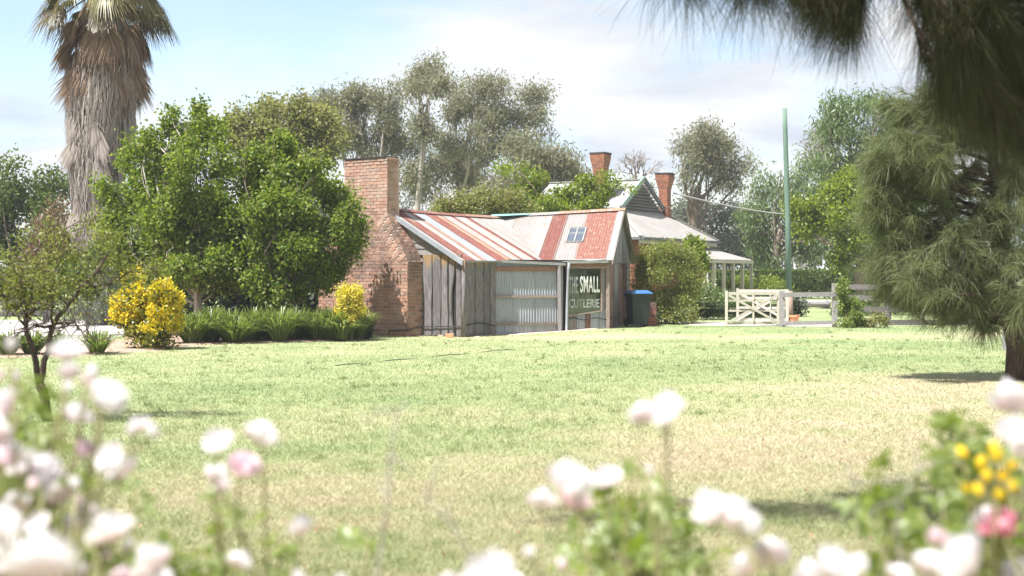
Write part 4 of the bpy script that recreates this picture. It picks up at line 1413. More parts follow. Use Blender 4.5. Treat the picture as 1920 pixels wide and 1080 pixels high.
def gate(name, pxl, Yl, pxr, Yr, ytop, ybot, label, nv):
    xl, xr = (pxl - 960) / F * Yl, (pxr - 960) / F * Yr
    a = np.array([xl, Yl]); b = np.array([xr, Yr])
    zb = CAMZ - (ybot - HZ) / F * (Yl); zt = CAMZ - (ytop - HZ) / F * Yl
    g = empty(name, (xl, Yl, float(gz(xl, Yl))), label, 'gate', 'pair of cream timber gates')
    pt = lambda f, z, o=0.0: np.array([*(a + (b - a) * f), z]) + np.array([(b - a)[1], -(b - a)[0], 0]) / np.linalg.norm(b - a) * o
    MB().beam(pt(0, zb - .02), pt(0, zt + .06), 0.07, 0.07, (0, 1, 0)).obj('stile', M['cream'], g)
    MB().beam(pt(1, zb), pt(1, zt + .03), 0.07, 0.07, (0, 1, 0)).obj('stile', M['cream'], g)
    for f in (np.linspace(0, 1, nv + 2)[1:-1]):
        MB().beam(pt(f, zb + .03, .03), pt(f, zt, .03), 0.025, 0.065, (0, 1, 0)).obj('upright', M['cream'], g)
    for k_, zf in enumerate((0.0, 0.16, 0.42, 0.76, 1.0)):
        if k_ == 1: continue
        z = zb + .06 + (zt - zb - .08) * zf
        MB().beam(pt(0.02, z), pt(0.98, z), 0.03, 0.085 if zf in (0.0, 1.0) else 0.06).obj('rail', M['cream'], g)
    MB().beam(pt(0.03, zb + .08, .05), pt(0.97, zt - .07, .05), 0.025, 0.065).obj('brace', M['cream'], g)
    MB().beam(pt(0.03, zt - .07, .075), pt(0.97, zb + .08, .075), 0.025, 0.065).obj('brace', M['cream'], g)
    return g


gate('gate', 1362, 40.3, 1459, 40.6, 549, 610, 'cream cross braced gate nearer the lawn, its left stile standing alone', 1)
gate('gate', 1383, 43.6, 1476, 43.0, 544, 603, 'cream cross braced gate further back, hinged at the green pole', 2)

fen = empty('post_and_rail_fence', (7.5, 39.6, 0.13), 'short grey weathered post and rail fence beside the gates', 'fence')
fx0, fx1 = (1466 - 960) / F * 39.9, (1565 - 960) / F * 39.9
for fx, zt in ((fx0, 545), (fx1, 531)):
    MB().beam((fx, 39.9, 0.1), (fx, 39.9, CAMZ - (zt - HZ) / F * 39.9), 0.14, 0.14, (0, 1, 0)).obj('post', M['greywood'], fen)
for y0 in (553, 606):
    z = CAMZ - (y0 - HZ) / F * 39.82
    MB().beam((fx0, 39.81, z), (fx1, 39.81, z + .02), 0.04, 0.13 if y0 < 600 else .11).obj('rail', M['greywood'], fen)
fx2 = (1665 - 960) / F * 41.5
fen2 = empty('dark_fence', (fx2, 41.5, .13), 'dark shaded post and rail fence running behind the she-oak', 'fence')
MB().beam((fx2, 41.5, 0.1), (fx2, 41.5, CAMZ - (531 - HZ) / F * 41.5), 0.16, 0.16, (0, 1, 0)).obj('post', M['darkwood'], fen2)  # shade over this fence is put into its dark wood colour
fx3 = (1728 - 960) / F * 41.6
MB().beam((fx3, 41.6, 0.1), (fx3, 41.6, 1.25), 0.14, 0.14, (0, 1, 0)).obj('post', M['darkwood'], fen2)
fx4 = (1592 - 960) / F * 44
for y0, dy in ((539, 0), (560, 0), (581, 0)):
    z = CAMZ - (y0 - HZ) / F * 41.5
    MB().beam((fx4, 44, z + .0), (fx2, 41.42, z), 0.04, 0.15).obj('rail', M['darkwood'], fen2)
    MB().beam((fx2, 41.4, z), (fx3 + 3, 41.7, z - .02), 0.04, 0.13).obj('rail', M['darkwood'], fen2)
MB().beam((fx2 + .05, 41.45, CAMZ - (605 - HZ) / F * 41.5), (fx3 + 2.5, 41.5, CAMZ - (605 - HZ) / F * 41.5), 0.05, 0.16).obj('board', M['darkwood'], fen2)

pxp = (1479 - 960) / F * 44
po = empty('utility_pole', (pxp, 44, .13), 'tall bare green timber pole behind the cream gates', 'pole')
MB().tube([(pxp - .0, 44, 1.1), (pxp - .03, 44, 3.2), (pxp - .11, 44, 6.0), (pxp - .125, 44, 6.74)], [0.094, 0.085, 0.072, 0.068], 14).obj('shaft', M['pole'], po, smooth=True)
MB().tube([(pxp + .02, 44, 0.05), (pxp + .005, 44, 1.1)], [0.125, 0.112], 14).obj('foot', M['polebase'], po, smooth=True)
a_ = P(1262, 362, 69.2); b_2 = P(1640, 404, 74)
w_ = [a_ + (b_2 - a_) * t - np.array([0, 0, 0.45 * math.sin(t * math.pi)]) for t in np.linspace(0, 1, 16)]
tag(MB().tube(w_, 0.035, 6).obj('service_cable', M['white'], base=a_, smooth=True), 'pale overhead cable running right from the homestead chimney', 'cable')
# small things by the fence
fp = P(1489, 598, 43.0)
MB_ = MB().lathe([(0.0, -.12), (0.10, -.12), (0.15, .06), (0.17, .06), (0.17, .12), (0.14, .12), (0.12, -.05), (0.0, -.05)], (fp[0], fp[1], .26), 18)
tag(MB_.obj('flower_pot', M['terracotta'], base=(fp[0], fp[1], .13)), 'terracotta pot at the foot of the green pole', 'flower pot')
for (x0, x1, yy, Y, nm, lbl) in ((1496, 1556, 576, 63, 'log', 'long grey log edging the garden bed under the hedge'),):
    a = P(x0, yy, Y); b = P(x1, yy, Y)
    a[2] = b[2] = .13 + .17
    tag(MB().tube([a, (a + b) / 2 + np.array([0, 0, .02]), b], [0.17, 0.16, 0.18], 12).obj(nm, M['greywood'], base=a), lbl, 'log')
sp = P(1887, 638, 30.0)
tag(MB().box((sp[0], 30, 0.32), (0.17, 0.05, 0.64), .1).box((sp[0], 30, 0.655), (0.2, 0.08, .03), .1).obj('marker_post', M['white'], base=(sp[0], 30, 0)), 'small white board standing behind the she-oak trunk', 'marker')
# hose lying on the lawn
rng = np.random.default_rng(8)
hpx = np.linspace(628, 1000, 46)
V = []
for i, x in enumerate(hpx):
    yy = 686 - (x - 628) / 372 * 34 + .5 * math.sin(i * .5)
    Y = CAMZ * F / (yy - HZ)
    V.append(((x - 960) / F * Y, Y, 0.004 + 0.012 * math.sin(i * .55)))
tag(MB().tube(V, 0.0075, 6).obj('garden_hose', M['hose'], base=V[0]), 'black garden hose half sunk in the lawn', 'hose')
# stones at the wall foot
for i, (px, py, s, l) in enumerate(((843, 624, .10, 'pinkish half brick lying at the slab wall'), (826, 629, .06, 'small stone below the slab wall'))):
    Y = 36.3 if i == 0 else 36.0
    c = P(px, py, Y)
    V = np.array(brick_mesh(70 + i)[0]) * np.array([2.0, 1.1, 0.9]) * s
    tag(obj('stone', V + np.array([c[0], Y, .05]), brick_mesh(70 + i)[1], M['terracotta' if i == 0 else 'dirt'], base=(c[0], Y, .0)), l, 'stone')
# low timber rail at the far side of the driveway
lf_ = empty('low_rail', (-15.5, 47, 0), 'low dark timber rail across the gravel driveway', 'rail')
for x in (-17.5, -15.4, -13.6):
    MB().box((x, 47, .4), (.16, .16, .8)).obj('post', M['darkwood'], lf_)
for z in (.35, .68):
    MB().beam((-18.2, 46.88, z), (-13.2, 46.88, z + .02), .06, .2).obj('rail', M['darkwood'], lf_)

# ------------------------------------------------------------------ vegetation


def unit(v):
    return v / (np.linalg.norm(v, axis=-1, keepdims=True) + 1e-9)


def leaf_quads(p, d, L, Wd, rng, fold=0.15):
    n = len(p)
    r = unit(rng.normal(size=(n, 3)))
    s = unit(np.cross(d, r))
    nn = np.cross(s, d)
    L = np.broadcast_to(L, (n,))[:, None]; Wd = np.broadcast_to(Wd, (n,))[:, None]
    mid = p + d * L * 0.45
    V = np.stack([p, mid + s * Wd * .5 + nn * Wd * fold, p + d * L - nn * L * 0.06, mid - s * Wd * .5 + nn * Wd * fold], 1).reshape(-1, 3)
    return V, np.arange(4 * n).reshape(-1, 4)


def frac(blobs, k, rs, rng, spread=0.85):
    out = []
    for c, r in blobs:
        for _ in range(k):
            d = unit(rng.normal(size=3))
            f = rng.uniform(0.35, 1.0) ** 0.5
            out.append((c + d * r * spread * f, r * rs * rng.uniform(0.7, 1.25)))
    return out


def crown_leaves(blobs, n, L, Wd, rng, sig=0.16, per=22, droop=0.0, shell=0.35, out=0.6, lvar=0.35):
    cs = np.array([b[0] for b in blobs]); rs = np.array([np.broadcast_to(b[1], (3,)) for b in blobs])
    w = (rs[:, 0] * rs[:, 2]) ** 1.0; w /= w.sum()
    nt_ = max(1, n // per)
    bi = rng.choice(len(blobs), nt_, p=w)
    dr = unit(rng.normal(size=(nt_, 3)))
    f = shell + (1 - shell) * rng.random(nt_) ** 0.6
    tips = cs[bi] + dr * rs[bi] * f[:, None]
    k = rng.integers(0, nt_, n)
    p = tips[k] + rng.normal(size=(n, 3)) * sig
    d = unit(rng.normal(size=(n, 3)) + dr[k] * out + np.array([0, 0, -droop]))
    ll = L * rng.uniform(1 - lvar, 1 + lvar, n)
    return p, d, ll, Wd * ll / L


def pxb(lst, Y, seed=0, dyv=0.6, depth=1.0):
    r = np.random.default_rng(seed + 1000)
    out = []
    for q in lst:
        x, y, a = q[0], q[1], q[2]
        b = q[3] if len(q) > 3 else a
        yy = Y + r.normal() * dyv * a / F * Y + (q[4] if len(q) > 4 else 0)
        out.append((P(x, y, yy), np.array([a, a * depth, b]) / F * Y))
    return out


def plant(name, base, blobs, n, L, Wd, m, label, cat, seed, group=None, trunk=None, tr=0.15, barkm='bark', k=4, rs=0.5,
          limbs=True, ltw=0.3, crown_name='crown', bend=0.10, per=22, sig=0.16, **kw):
    rng = np.random.default_rng(seed)
    root = empty(name, base, label, cat, group)
    fb = frac(blobs, k, rs, rng) if k else blobs
    p, d, ll, ww = crown_leaves(fb, n, L, Wd, rng, per=per, sig=sig, **kw)
    V, Fc = leaf_quads(p, d, ll, ww, rng)
    V[:, 2] = np.maximum(V[:, 2], base[2] + 0.01)
    obj(crown_name, V, Fc, M[m], root)
    if limbs:
        mb = MB()
        base = np.array(base, float)
        top = np.array(trunk if trunk is not None else (blobs[0][0] * 0.6 + base * 0.4), float)
        tc_ = curve(base - np.array([0, 0, .05]), top, 8, bend * .4, rng)
        mb.tube(tc_, np.linspace(tr, tr * .68, 8) * np.array([1.25] + [1] * 7), 9)
        for c, r in blobs:
            j = int(rng.integers(4, 8))
            e = c + rng.normal(size=3) * r * 0.2
            cc = curve(tc_[j], e, 7, bend, rng)
            lr = tr * ltw * (0.8 + 0.5 * rng.random())
            mb.tube(cc, np.linspace(lr, lr * .25, 7), 6, cap=False)
            for _ in range(3):
                e2 = e + unit(rng.normal(size=3)) * r * 0.8
                mb.tube(curve(cc[int(rng.integers(3, 6))], e2, 5, bend, rng), np.linspace(lr * .4, lr * .12, 5), 4, cap=False)
        mb.obj('trunk', M[barkm], root, smooth=True)
    return root, fb


G = lambda px, Y, dz=0.0: gp((px - 960) / F * Y, Y, dz)

# the two big leafy trees before the chimney
b1 = pxb([(300, 345, 85), (245, 405, 60), (375, 335, 80), (340, 430, 90), (240, 455, 48), (400, 262, 42), (325, 268, 40), (430, 420, 80), (385, 480, 65), (300, 475, 55), (215, 360, 32), (322, 218, 11, 26), (322, 245, 17, 30), (322, 230, 14, 30), (374, 216, 12, 26), (376, 245, 18, 30), (376, 230, 14, 30), (398, 225, 9, 18), (268, 262, 10, 20), (345, 235, 9, 20), (352, 250, 22), (270, 270, 28), (450, 500, 40), (372, 440, 60), (345, 495, 42), (410, 520, 36), (300, 510, 40), (390, 390, 60), (367, 420, 60, 60, -.9), (340, 480, 48, 42, -.8), (395, 480, 48, 42, -.8), (370, 520, 30, 16, -.6), (300, 400, 50, 50, -.8)], 36.6, 1)
plant('maple_tree', G(367, 36.6), b1, 60000, 0.092, 0.066, 'maple', 'tall bushy green tree beside the palm, pale trunk showing over the strappy leaves', 'tree', 101, 'leafy trees before the chimney',
      trunk=P(367, 520, 36.6), tr=0.12, barkm='palebark', k=5, rs=0.42, sig=0.11, per=26, shell=0.3, droop=0.25)
b2_ = pxb([(500, 335, 72), (555, 345, 62), (600, 390, 65), (640, 440, 48), (540, 430, 85), (475, 470, 75), (565, 490, 62), (640, 490, 38, 38, 1.0), (470, 390, 85), (450, 300, 40), (520, 280, 32), (672, 440, 26, 26, .9), (615, 515, 32, 32, 1.0), (510, 530, 45), (660, 400, 22), (590, 310, 24), (550, 545, 28), (500, 500, 50)], 35.6, 2, .4, .72)
plant('maple_tree', G(556, 35.7), b2_, 52000, 0.092, 0.066, 'maple', 'spreading bushy green tree whose boughs hide the left side of the brick chimney', 'tree', 102, 'leafy trees before the chimney',
      trunk=P(550, 530, 35.6), tr=0.12, barkm='bark', k=5, rs=0.42, sig=0.11, per=26, shell=0.3, droop=0.25)
# dark backing shrubs behind them, the deep shade put into their leaf colour
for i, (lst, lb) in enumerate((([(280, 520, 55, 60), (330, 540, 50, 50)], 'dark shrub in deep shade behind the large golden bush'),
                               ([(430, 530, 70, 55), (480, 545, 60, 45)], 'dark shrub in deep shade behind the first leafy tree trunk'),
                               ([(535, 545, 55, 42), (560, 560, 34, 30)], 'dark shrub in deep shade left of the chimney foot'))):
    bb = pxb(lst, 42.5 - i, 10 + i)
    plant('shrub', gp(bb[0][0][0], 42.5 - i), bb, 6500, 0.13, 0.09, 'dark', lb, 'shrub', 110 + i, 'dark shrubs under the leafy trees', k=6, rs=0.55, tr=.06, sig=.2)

# golden bushes
by_ = pxb([(270, 590, 62, 60), (255, 560, 42), (295, 565, 38), (240, 610, 42), (285, 620, 48), (315, 600, 22)], 30.6, 20, 0.2)
root, fb = plant('golden_bush', G(266, 30.6), by_, 9000, 0.065, 0.045, 'yellowgreen', 'large rounded golden bush at the corner of the mulch bed', 'bush', 121, k=6, rs=0.42, sig=.07, per=18, shell=.6, crown_name='foliage', tr=.05)
rng = np.random.default_rng(122)
p, d, ll, ww = crown_leaves(fb, 24000, 0.055, 0.042, rng, sig=.045, per=30, shell=.86, out=1.2)
cc = P(266, 590, 30.6)
# golden leaves kept towards the top and near side, with a noisy edge
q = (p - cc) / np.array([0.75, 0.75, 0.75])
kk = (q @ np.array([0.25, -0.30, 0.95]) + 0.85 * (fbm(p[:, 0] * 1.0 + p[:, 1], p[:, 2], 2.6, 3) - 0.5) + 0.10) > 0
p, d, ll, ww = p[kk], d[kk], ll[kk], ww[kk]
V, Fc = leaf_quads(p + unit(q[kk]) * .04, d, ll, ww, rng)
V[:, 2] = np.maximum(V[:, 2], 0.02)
obj('golden_leaves', V, Fc, M['yellow'], root)
bs_ = pxb([(655, 565, 24, 30), (660, 590, 25, 28), (650, 548, 15), (670, 575, 14, 24), (638, 580, 12, 20), (655, 608, 22, 16), (640, 600, 14, 14)], 34.35, 21, 0.2)
plant('golden_bush', G(657, 34.35), bs_, 8500, 0.06, 0.04, 'softyellow', 'small upright soft yellow bush against the brick chimney', 'bush', 123, k=5, rs=.45, sig=.05, per=18, shell=.6, crown_name='foliage', tr=.04)
bd_ = pxb([(690, 616, 14, 12)], 35.3, 22)
plant('shrub', G(692, 35.3), bd_, 900, 0.06, 0.04, 'dark', 'tiny dark green shrub at the foot of the small yellow bush', 'shrub', 124, k=4, rs=.6, sig=.05, limbs=False)


# strappy clumps
def strap_clump(loc, r, h, n, seed):
    rng = np.random.default_rng(seed)
    az = rng.uniform(0, 2 * math.pi, n); L = h * rng.uniform(0.8, 1.35, n); out = rng.uniform(0.15, 1.0, n) * r * 1.5
    b = np.stack([np.cos(az), np.sin(az), np.zeros(n)], 1) * (rng.random(n) ** .5 * r * .35)[:, None] + np.array(loc)
    w = rng.uniform(.018, .034, n)
    V = []
    for k, t in enumerate((0, .35, .7, 1.0)):
        c = b + np.stack([np.cos(az) * out * t, np.sin(az) * out * t, L * (t * (1.62 - .82 * t) if True else t) * np.clip(1.25 - 0.55 * t * out / (r * 1.5), .3, 2)], 1)
        s = np.stack([-np.sin(az), np.cos(az), np.zeros(n)], 1) * (w * (1, 1, .8, .15)[k] / 2)[:, None]
        V += [c - s, c + s]
    V = np.stack(V, 1).reshape(-1, 3)
    o = np.arange(n)[:, None] * 8
    Fc = np.concatenate([o + np.array([[2 * k, 2 * k + 1, 2 * k + 3, 2 * k + 2]]) for k in range(3)])
    V[:, 2] = np.maximum(V[:, 2], loc[2] + 0.02)
    return V, Fc


ords = ['first', 'second', 'third', 'fourth', 'fifth', 'sixth', 'seventh', 'eighth', 'ninth', 'tenth']
row = [(360, 32.9), (392, 33.5), (440, 33.3), (470, 34.0), (523, 33.9), (552, 34.7), (596, 34.5), (622, 34.5), (640, 34.3)]
for i, (px, Y) in enumerate(row):
    loc = G(px, Y, .02)
    V, Fc = strap_clump(loc, .56 + .08 * math.sin(i * 3.7), .64 + .10 * math.sin(i * 2.1), 430, 200 + i)
    t = empty('strappy_plant', loc, '%s clump of green strap leaves along the bed, counted from the large golden bush' % ords[i], 'plant', 'strap leaved clumps edging the bed')
    obj('foliage', V, Fc, M['strap'], t)
    V, Fc = strap_clump(loc + np.array([.3, .75, 0]), .5, .72, 230, 300 + i)
    obj('foliage', V, Fc, M['strap'], t)
for i, (px, Y, lb) in enumerate(((182, 28.6, 'strap leaved clump just left of the large golden bush'), (60, 28.2, 'strap leaved clump behind the forked stems of the small tree'), (112, 28.3, 'strap leaved clump right of the forked stems of the small tree'), (14, 28.0, 'strap leaved clump at the left edge of the bed'))):
    loc = G(px, Y, .02)
    V, Fc = strap_clump(loc, .42, .42, 170, 320 + i)
    t = empty('strappy_plant', loc, lb, 'plant', 'strap leaved clumps edging the bed')
    obj('foliage', V, Fc, M['strap'], t)

# the palm
rng = np.random.default_rng(31)
PY = 45.0
ax_px = [(198, 612), (188, 520), (176, 440), (178, 380), (183, 300), (188, 230), (194, 170), (198, 100), (200, 20), (201, -30)]
axp = np.array([P(x, y, PY) for x, y in ax_px])
rpx = np.array([30, 28, 27, 29, 46, 55, 62, 62, 50, 40]) / F * PY
palm = empty('palm_tree', G(200, PY), 'tall fan palm with a thick skirt of dead fronds', 'palm')
tv, tf = tube(axp, np.maximum(rpx * .62, .3), 14)
obj('trunk', np.array(tv), tf, M['palebark'], palm, smooth=True)
hz_ = axp[:, 2]
n = 16000
z0 = rng.uniform(0.6, axp[-3][2], n) ** 1.0
cx = np.interp(z0, hz_, axp[:, 0]); rr = np.interp(z0, hz_, rpx)
az = rng.uniform(0, 2 * math.pi, n)
lump = 0.82 + 0.36 * fbm(az * 2.2, z0 * .9, 1.0, 3)
r0 = rr * lump * rng.uniform(.70, 1.12, n)
Ls = rng.uniform(.5, 1.25, n)
w = rng.uniform(.014, .034, n)
ob = np.stack([np.cos(az), np.sin(az), np.zeros(n)], 1)
sdv = np.stack([-np.sin(az), np.cos(az), np.zeros(n)], 1)
V = []
rb = np.interp(z0 - Ls, hz_, rpx) * lump
for k, t in enumerate((0, .5, 1.0)):
    c = np.stack([cx, np.full(n, PY), z0], 1)
    rad = r0 * (1 - t) + np.maximum(rb * .98, r0 * .75) * t + 0.05 * math.sin(t * 3)
    p = c + ob * rad[:, None] + np.array([0, 0, -1]) * (Ls * t)[:, None] + sdv * (rng.normal(0, .11, n) * t)[:, None] + ob * (np.abs(rng.normal(0, .10, n)) * t)[:, None]
    p[:, 0] += np.interp(z0 - Ls * t, hz_, axp[:, 0]) - cx
    s = sdv * (w * (1, .9, .3)[k] / 2)[:, None]
    V += [p - s, p + s]
V = np.stack(V, 1)
gy_ = rng.random(n) < ss(7.2, 9.4, z0) * .85
for sel, nm, mm in ((~gy_, 'dry_skirt', 'palmgrey'), (gy_, 'dry_skirt', 'palmdead')):
    vv = V[sel].reshape(-1, 3); m_ = sel.sum(); o = np.arange(m_)[:, None] * 6
    Fc = np.concatenate([o + np.array([[0, 1, 3, 2]]), o + np.array([[2, 3, 5, 4]])])
    tag(obj(nm, vv, Fc, M[mm], palm), kind='stuff')


def fan(pitch, Lp, Lf, nseg, spread, seed, sag):
    """fan leaf in local space, pointing along +X, hanging with gravity"""
    r = np.random.default_rng(seed)
    V = []; Fc = []
    d0 = np.array([math.cos(pitch), 0, math.sin(pitch)])
    up = np.array([-math.sin(pitch), 0, math.cos(pitch)])
    pts = [d0 * Lp * t + np.array([0, 0, -sag * .25 * t * t]) for t in np.linspace(0, 1, 5)]
    tv, tf = tube(pts, np.linspace(.035, .018, 5), 5); V += [tuple(v) for v in tv]; Fc += tf
    hub = pts[-1]; dd = unit(pts[-1] - pts[-2])
    for k in range(nseg):
        a = (k / (nseg - 1) - .5) * 2 * spread
        s = np.array([0, math.sin(a), 0]) + dd * math.cos(a)
        L = Lf * (1 - .25 * abs(a) / spread) * r.uniform(.85, 1.1)
        wv = unit(np.cross(s, up)) * (.028)
        o = len(V)
        for j, t in enumerate((0.02, .45, .75, 1.05)):
            c = hub + s * L * t * (1 - .18 * max(0, t - .4)) + np.array([0, 0, -1]) * L * (max(0, t - .35) ** 1.5) * (.9 + .5 * r.random()) * (sag + .25)
            ww_ = wv * (.5, 1.0, .7, .15)[j]
            V += [tuple(c - ww_), tuple(c + ww_)]
        for j in range(3):
            Fc.append((o + 2 * j, o + 2 * j + 1, o + 2 * j + 3, o + 2 * j + 2))
    return np.array(V), Fc


FANS = {}
ctr = P(200, -58, PY)
kinds = [('palmgreen', 60, 1.5), ('palmgreen', 30, 1.5), ('palmgreen', 5, 1.45), ('palmgreen', -22, 1.35), ('palmdark', -30, 1.35), ('palmdead', -52, .95), ('palmdead', -66, .95), ('palmdead', -78, .95)]
for i, (mm, pt_, lp) in enumerate(kinds):
    for v in range(2):
        vv, ff = fan(R(pt_), lp, 1.05 if mm != 'palmdead' else .95, 34, R(82 if mm != 'palmdead' else 42), 400 + i * 2 + v, .35 if pt_ > -10 else .55)
        FANS[(i, v)] = mesh('frond', vv, ff, M[mm])
FOLD = {}
for j, mm in enumerate(('palmgrey', 'palmdead')):
    for v in range(2):
        vv, ff = fan(R(-80), .35, 1.0, 26, R(24), 460 + j * 2 + v, .5)
        FOLD[(j, v)] = mesh('frond', vv, ff, M[mm])
cnt = [9, 10, 11, 15, 10, 22, 22, 18]
for i, c_ in enumerate(cnt):
    for k in range(c_):
        a = 2 * math.pi * (k + rng.uniform(-.35, .35)) / c_ + i * .7
        zo = {0: .25, 1: .1, 2: -.1, 3: -.45, 4: -.75, 5: -1.0, 6: -1.7, 7: -2.3}[i] + rng.uniform(-.3, .3)
        s = rng.uniform(.85, 1.12)
        ro = .25 if i < 5 else .38
        loc = ctr + np.array([math.cos(a) * ro, math.sin(a) * ro, zo])
        inst('frond', FANS[(i, k % 2)], palm, Matrix.Translation(Vector(loc)) @ Matrix.Rotation(a, 4, 'Z') @ Matrix.Rotation(rng.normal(0, .25), 4, 'X') @ Matrix.Scale(s, 4))

# dead fronds folded down along the skirt
for k in range(46):
    zz = rng.uniform(4.2, 8.8); a = rng.uniform(0, 2 * math.pi)
    vv = k % 2
    rr_ = float(np.interp(zz, hz_, rpx)) * .86
    loc = np.array([float(np.interp(zz, hz_, axp[:, 0])) + math.cos(a) * rr_, PY + math.sin(a) * rr_, zz])
    inst('frond', FOLD[(1 if zz > 7.6 else 0, vv)], palm, Matrix.Translation(Vector(loc)) @ Matrix.Rotation(a, 4, 'Z') @ Matrix.Rotation(rng.normal(0, .2), 4, 'X') @ Matrix.Scale(rng.uniform(.7, 1.15), 4))

# trees at the left behind the palm
bl = pxb([(35, 350, 55, 45), (95, 355, 42), (35, 420, 60), (105, 415, 45), (-40, 380, 70), (15, 330, 30), (60, 470, 60), (-30, 470, 60), (130, 470, 50)], 60, 40)
plant('leafy_tree', gp(bl[2][0][0], 60), bl, 15000, .17, .10, 'bgtree', 'rounded mid green tree at the left edge behind the palm', 'tree', 140, k=5, rs=.45, sig=.24, tr=.25, trunk=P(50, 470, 60))
bl = pxb([(110, 405, 36, 30), (90, 440, 36), (135, 440, 28, 40), (70, 470, 34)], 50, 41)
plant('bottlebrush', gp(bl[1][0][0], 50), bl, 6500, .13, .03, 'bottle', 'reddish green bottlebrush shrub left of the palm trunk', 'shrub', 141, k=5, rs=.45, sig=.16, tr=.1)
bl = pxb([(150, 500, 45, 40), (210, 495, 45, 42), (120, 540, 40, 30), (190, 550, 40, 30)], 44, 42)
plant('shrub', gp(bl[1][0][0], 44), bl, 6000, .11, .07, 'bgtree', 'loose green shrub at the foot of the palm', 'shrub', 142, k=5, rs=.5, sig=.16, tr=.06)
bl = pxb([(160, 590, 34, 24), (185, 580, 26, 26)], 37, 43)
plant('shrub', gp(bl[0][0][0], 37), bl, 2500, .06, .03, 'euc2', 'grey green low shrub beside the gravel drive', 'shrub', 143, k=5, rs=.5, sig=.1, tr=.03)
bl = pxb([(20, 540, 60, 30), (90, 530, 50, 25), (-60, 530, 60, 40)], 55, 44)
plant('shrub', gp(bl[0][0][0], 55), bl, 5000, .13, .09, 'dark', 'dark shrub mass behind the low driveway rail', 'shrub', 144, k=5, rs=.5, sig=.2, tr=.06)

# light green tree and eucalypts behind the cottage
bl = pxb([(520, 225, 42), (585, 245, 48), (480, 250, 42), (610, 285, 34), (540, 290, 55), (455, 235, 32), (500, 205, 25, 22), (560, 205, 24), (615, 255, 28), (570, 320, 50), (440, 275, 35)], 58, 50)
plant('leafy_tree', gp(bl[4][0][0], 58), bl, 22000, .17, .09, 'limegreen', 'light yellow green tree rising behind the two leafy trees', 'tree', 150, k=5, rs=.42, sig=.22, tr=.25, trunk=P(545, 330, 58), droop=.3)


def euc(lst, Y, bpx, tpx, n, lb, seed, m='euc', tr=.32, k=5, rs=.40, name='eucalypt', grp='eucalypts behind the cottage', sig=.36, bark='palebark', **kw):
    bl = pxb(lst, Y, seed)
    return plant(name, gp((bpx - 960) / F * Y, Y), bl, n, .27, .072, m, lb, 'tree', seed, grp, trunk=P(tpx[0], tpx[1], Y), tr=tr, barkm=bark, k=k, rs=rs, sig=sig, per=34, droop=1.0, out=.3, shell=.2, ltw=.34, bend=.08, **kw)


euc([(610, 195, 30, 26), (682, 168, 32, 26), (650, 225, 42, 34), (712, 215, 44, 36), (742, 178, 26, 22), (745, 252, 42, 36), (690, 262, 44, 30), (640, 265, 30, 28), (725, 300, 30), (590, 185, 18), (770, 280, 26), (660, 190, 28)], 90, 715, (708, 320), 17000, 'grey green eucalypt directly above the big brick chimney', 151)
euc([(805, 138, 38, 30), (782, 160, 20), (832, 165, 26, 20), (812, 118, 20, 12), (795, 245, 22, 30), (770, 330, 26, 40)], 86, 792, (803, 190), 7500, 'slender eucalypt topping the others with one tuft on a bare stem', 152, tr=.2)
euc([(888, 178, 40, 34), (925, 165, 30, 24), (862, 205, 36, 30), (915, 225, 46, 34), (870, 262, 52, 34), (940, 268, 42, 34), (835, 285, 40, 34), (855, 330, 44, 34), (905, 325, 46, 36), (800, 345, 30, 36), (860, 160, 22, 16), (945, 205, 24, 26)], 92, 850, (868, 300), 23000, 'broad olive brown eucalypt right of the slender one', 153)
euc([(985, 172, 19, 15), (1016, 183, 20, 18), (1000, 212, 22, 18), (1022, 245, 14, 10), (975, 220, 20, 20)], 94, 968, (985, 240), 3600, 'thin open eucalypt top with sky showing through its leaves', 154, tr=.16, rs=.36)
euc([(975, 270, 40, 26), (1015, 290, 40, 30), (1058, 310, 32, 28), (1080, 330, 22, 26), (980, 325, 48, 34), (1040, 345, 40, 30), (935, 350, 34, 28), (1000, 370, 40)], 82, 985, (995, 340), 15000, 'low wide eucalypt on the right of the group, brownish crown', 155)
euc([(1322, 262, 38, 26), (1358, 285, 34, 32), (1288, 272, 22, 22), (1345, 325, 34, 30), (1388, 312, 22, 24), (1305, 300, 26, 22), (1375, 350, 22, 16), (1290, 325, 18, 14), (1325, 285, 28)], 95, 1298, (1310, 350), 11500, 'lone eucalypt with dark trunk right of the homestead chimneys', 156, grp=None, bark='bark')
bl = pxb([(1310, 400, 45, 40), (1360, 430, 42, 40), (1290, 430, 40), (1400, 455, 35, 40), (1340, 470, 50, 36), (1430, 470, 40, 36), (1385, 400, 20, 24)], 100, 57)
plant('shade_tree', gp(bl[4][0][0], 100), bl, 11000, .3, .12, 'euc2', 'dull dark tree behind the verandah', 'tree', 157, k=5, rs=.45, sig=.4, tr=.3, droop=.6)

# bare twiggy tree over the homestead roof
rng = np.random.default_rng(61)
Yt = 88
bt = empty('bare_tree', gp((1193 - 960) / F * Yt, Yt), 'leafless twiggy tree standing up behind the homestead roof', 'tree')
mb = MB()
bp = P(1193, 420, Yt); tpp = P(1193, 345, Yt)
mb.tube(curve(gp(bp[0], Yt), tpp, 8, .02, rng), np.linspace(.3, .17, 8), 8)


def twigs(mb, p, d, L, r, lev, rng, spread=.5, nk=3):
    e = p + d * L
    mb.tube(curve(p, e, 5, .06, rng), np.linspace(r, r * .55, 5), 5, cap=False)
    if lev == 0: return
    for _ in range(nk):
        d2 = unit(d + rng.normal(size=3) * spread + np.array([0, 0, .12]))
        twigs(mb, p + d * L * rng.uniform(.55, 1.0), d2, L * rng.uniform(.55, .8), r * .58, lev - 1, rng, spread, nk)


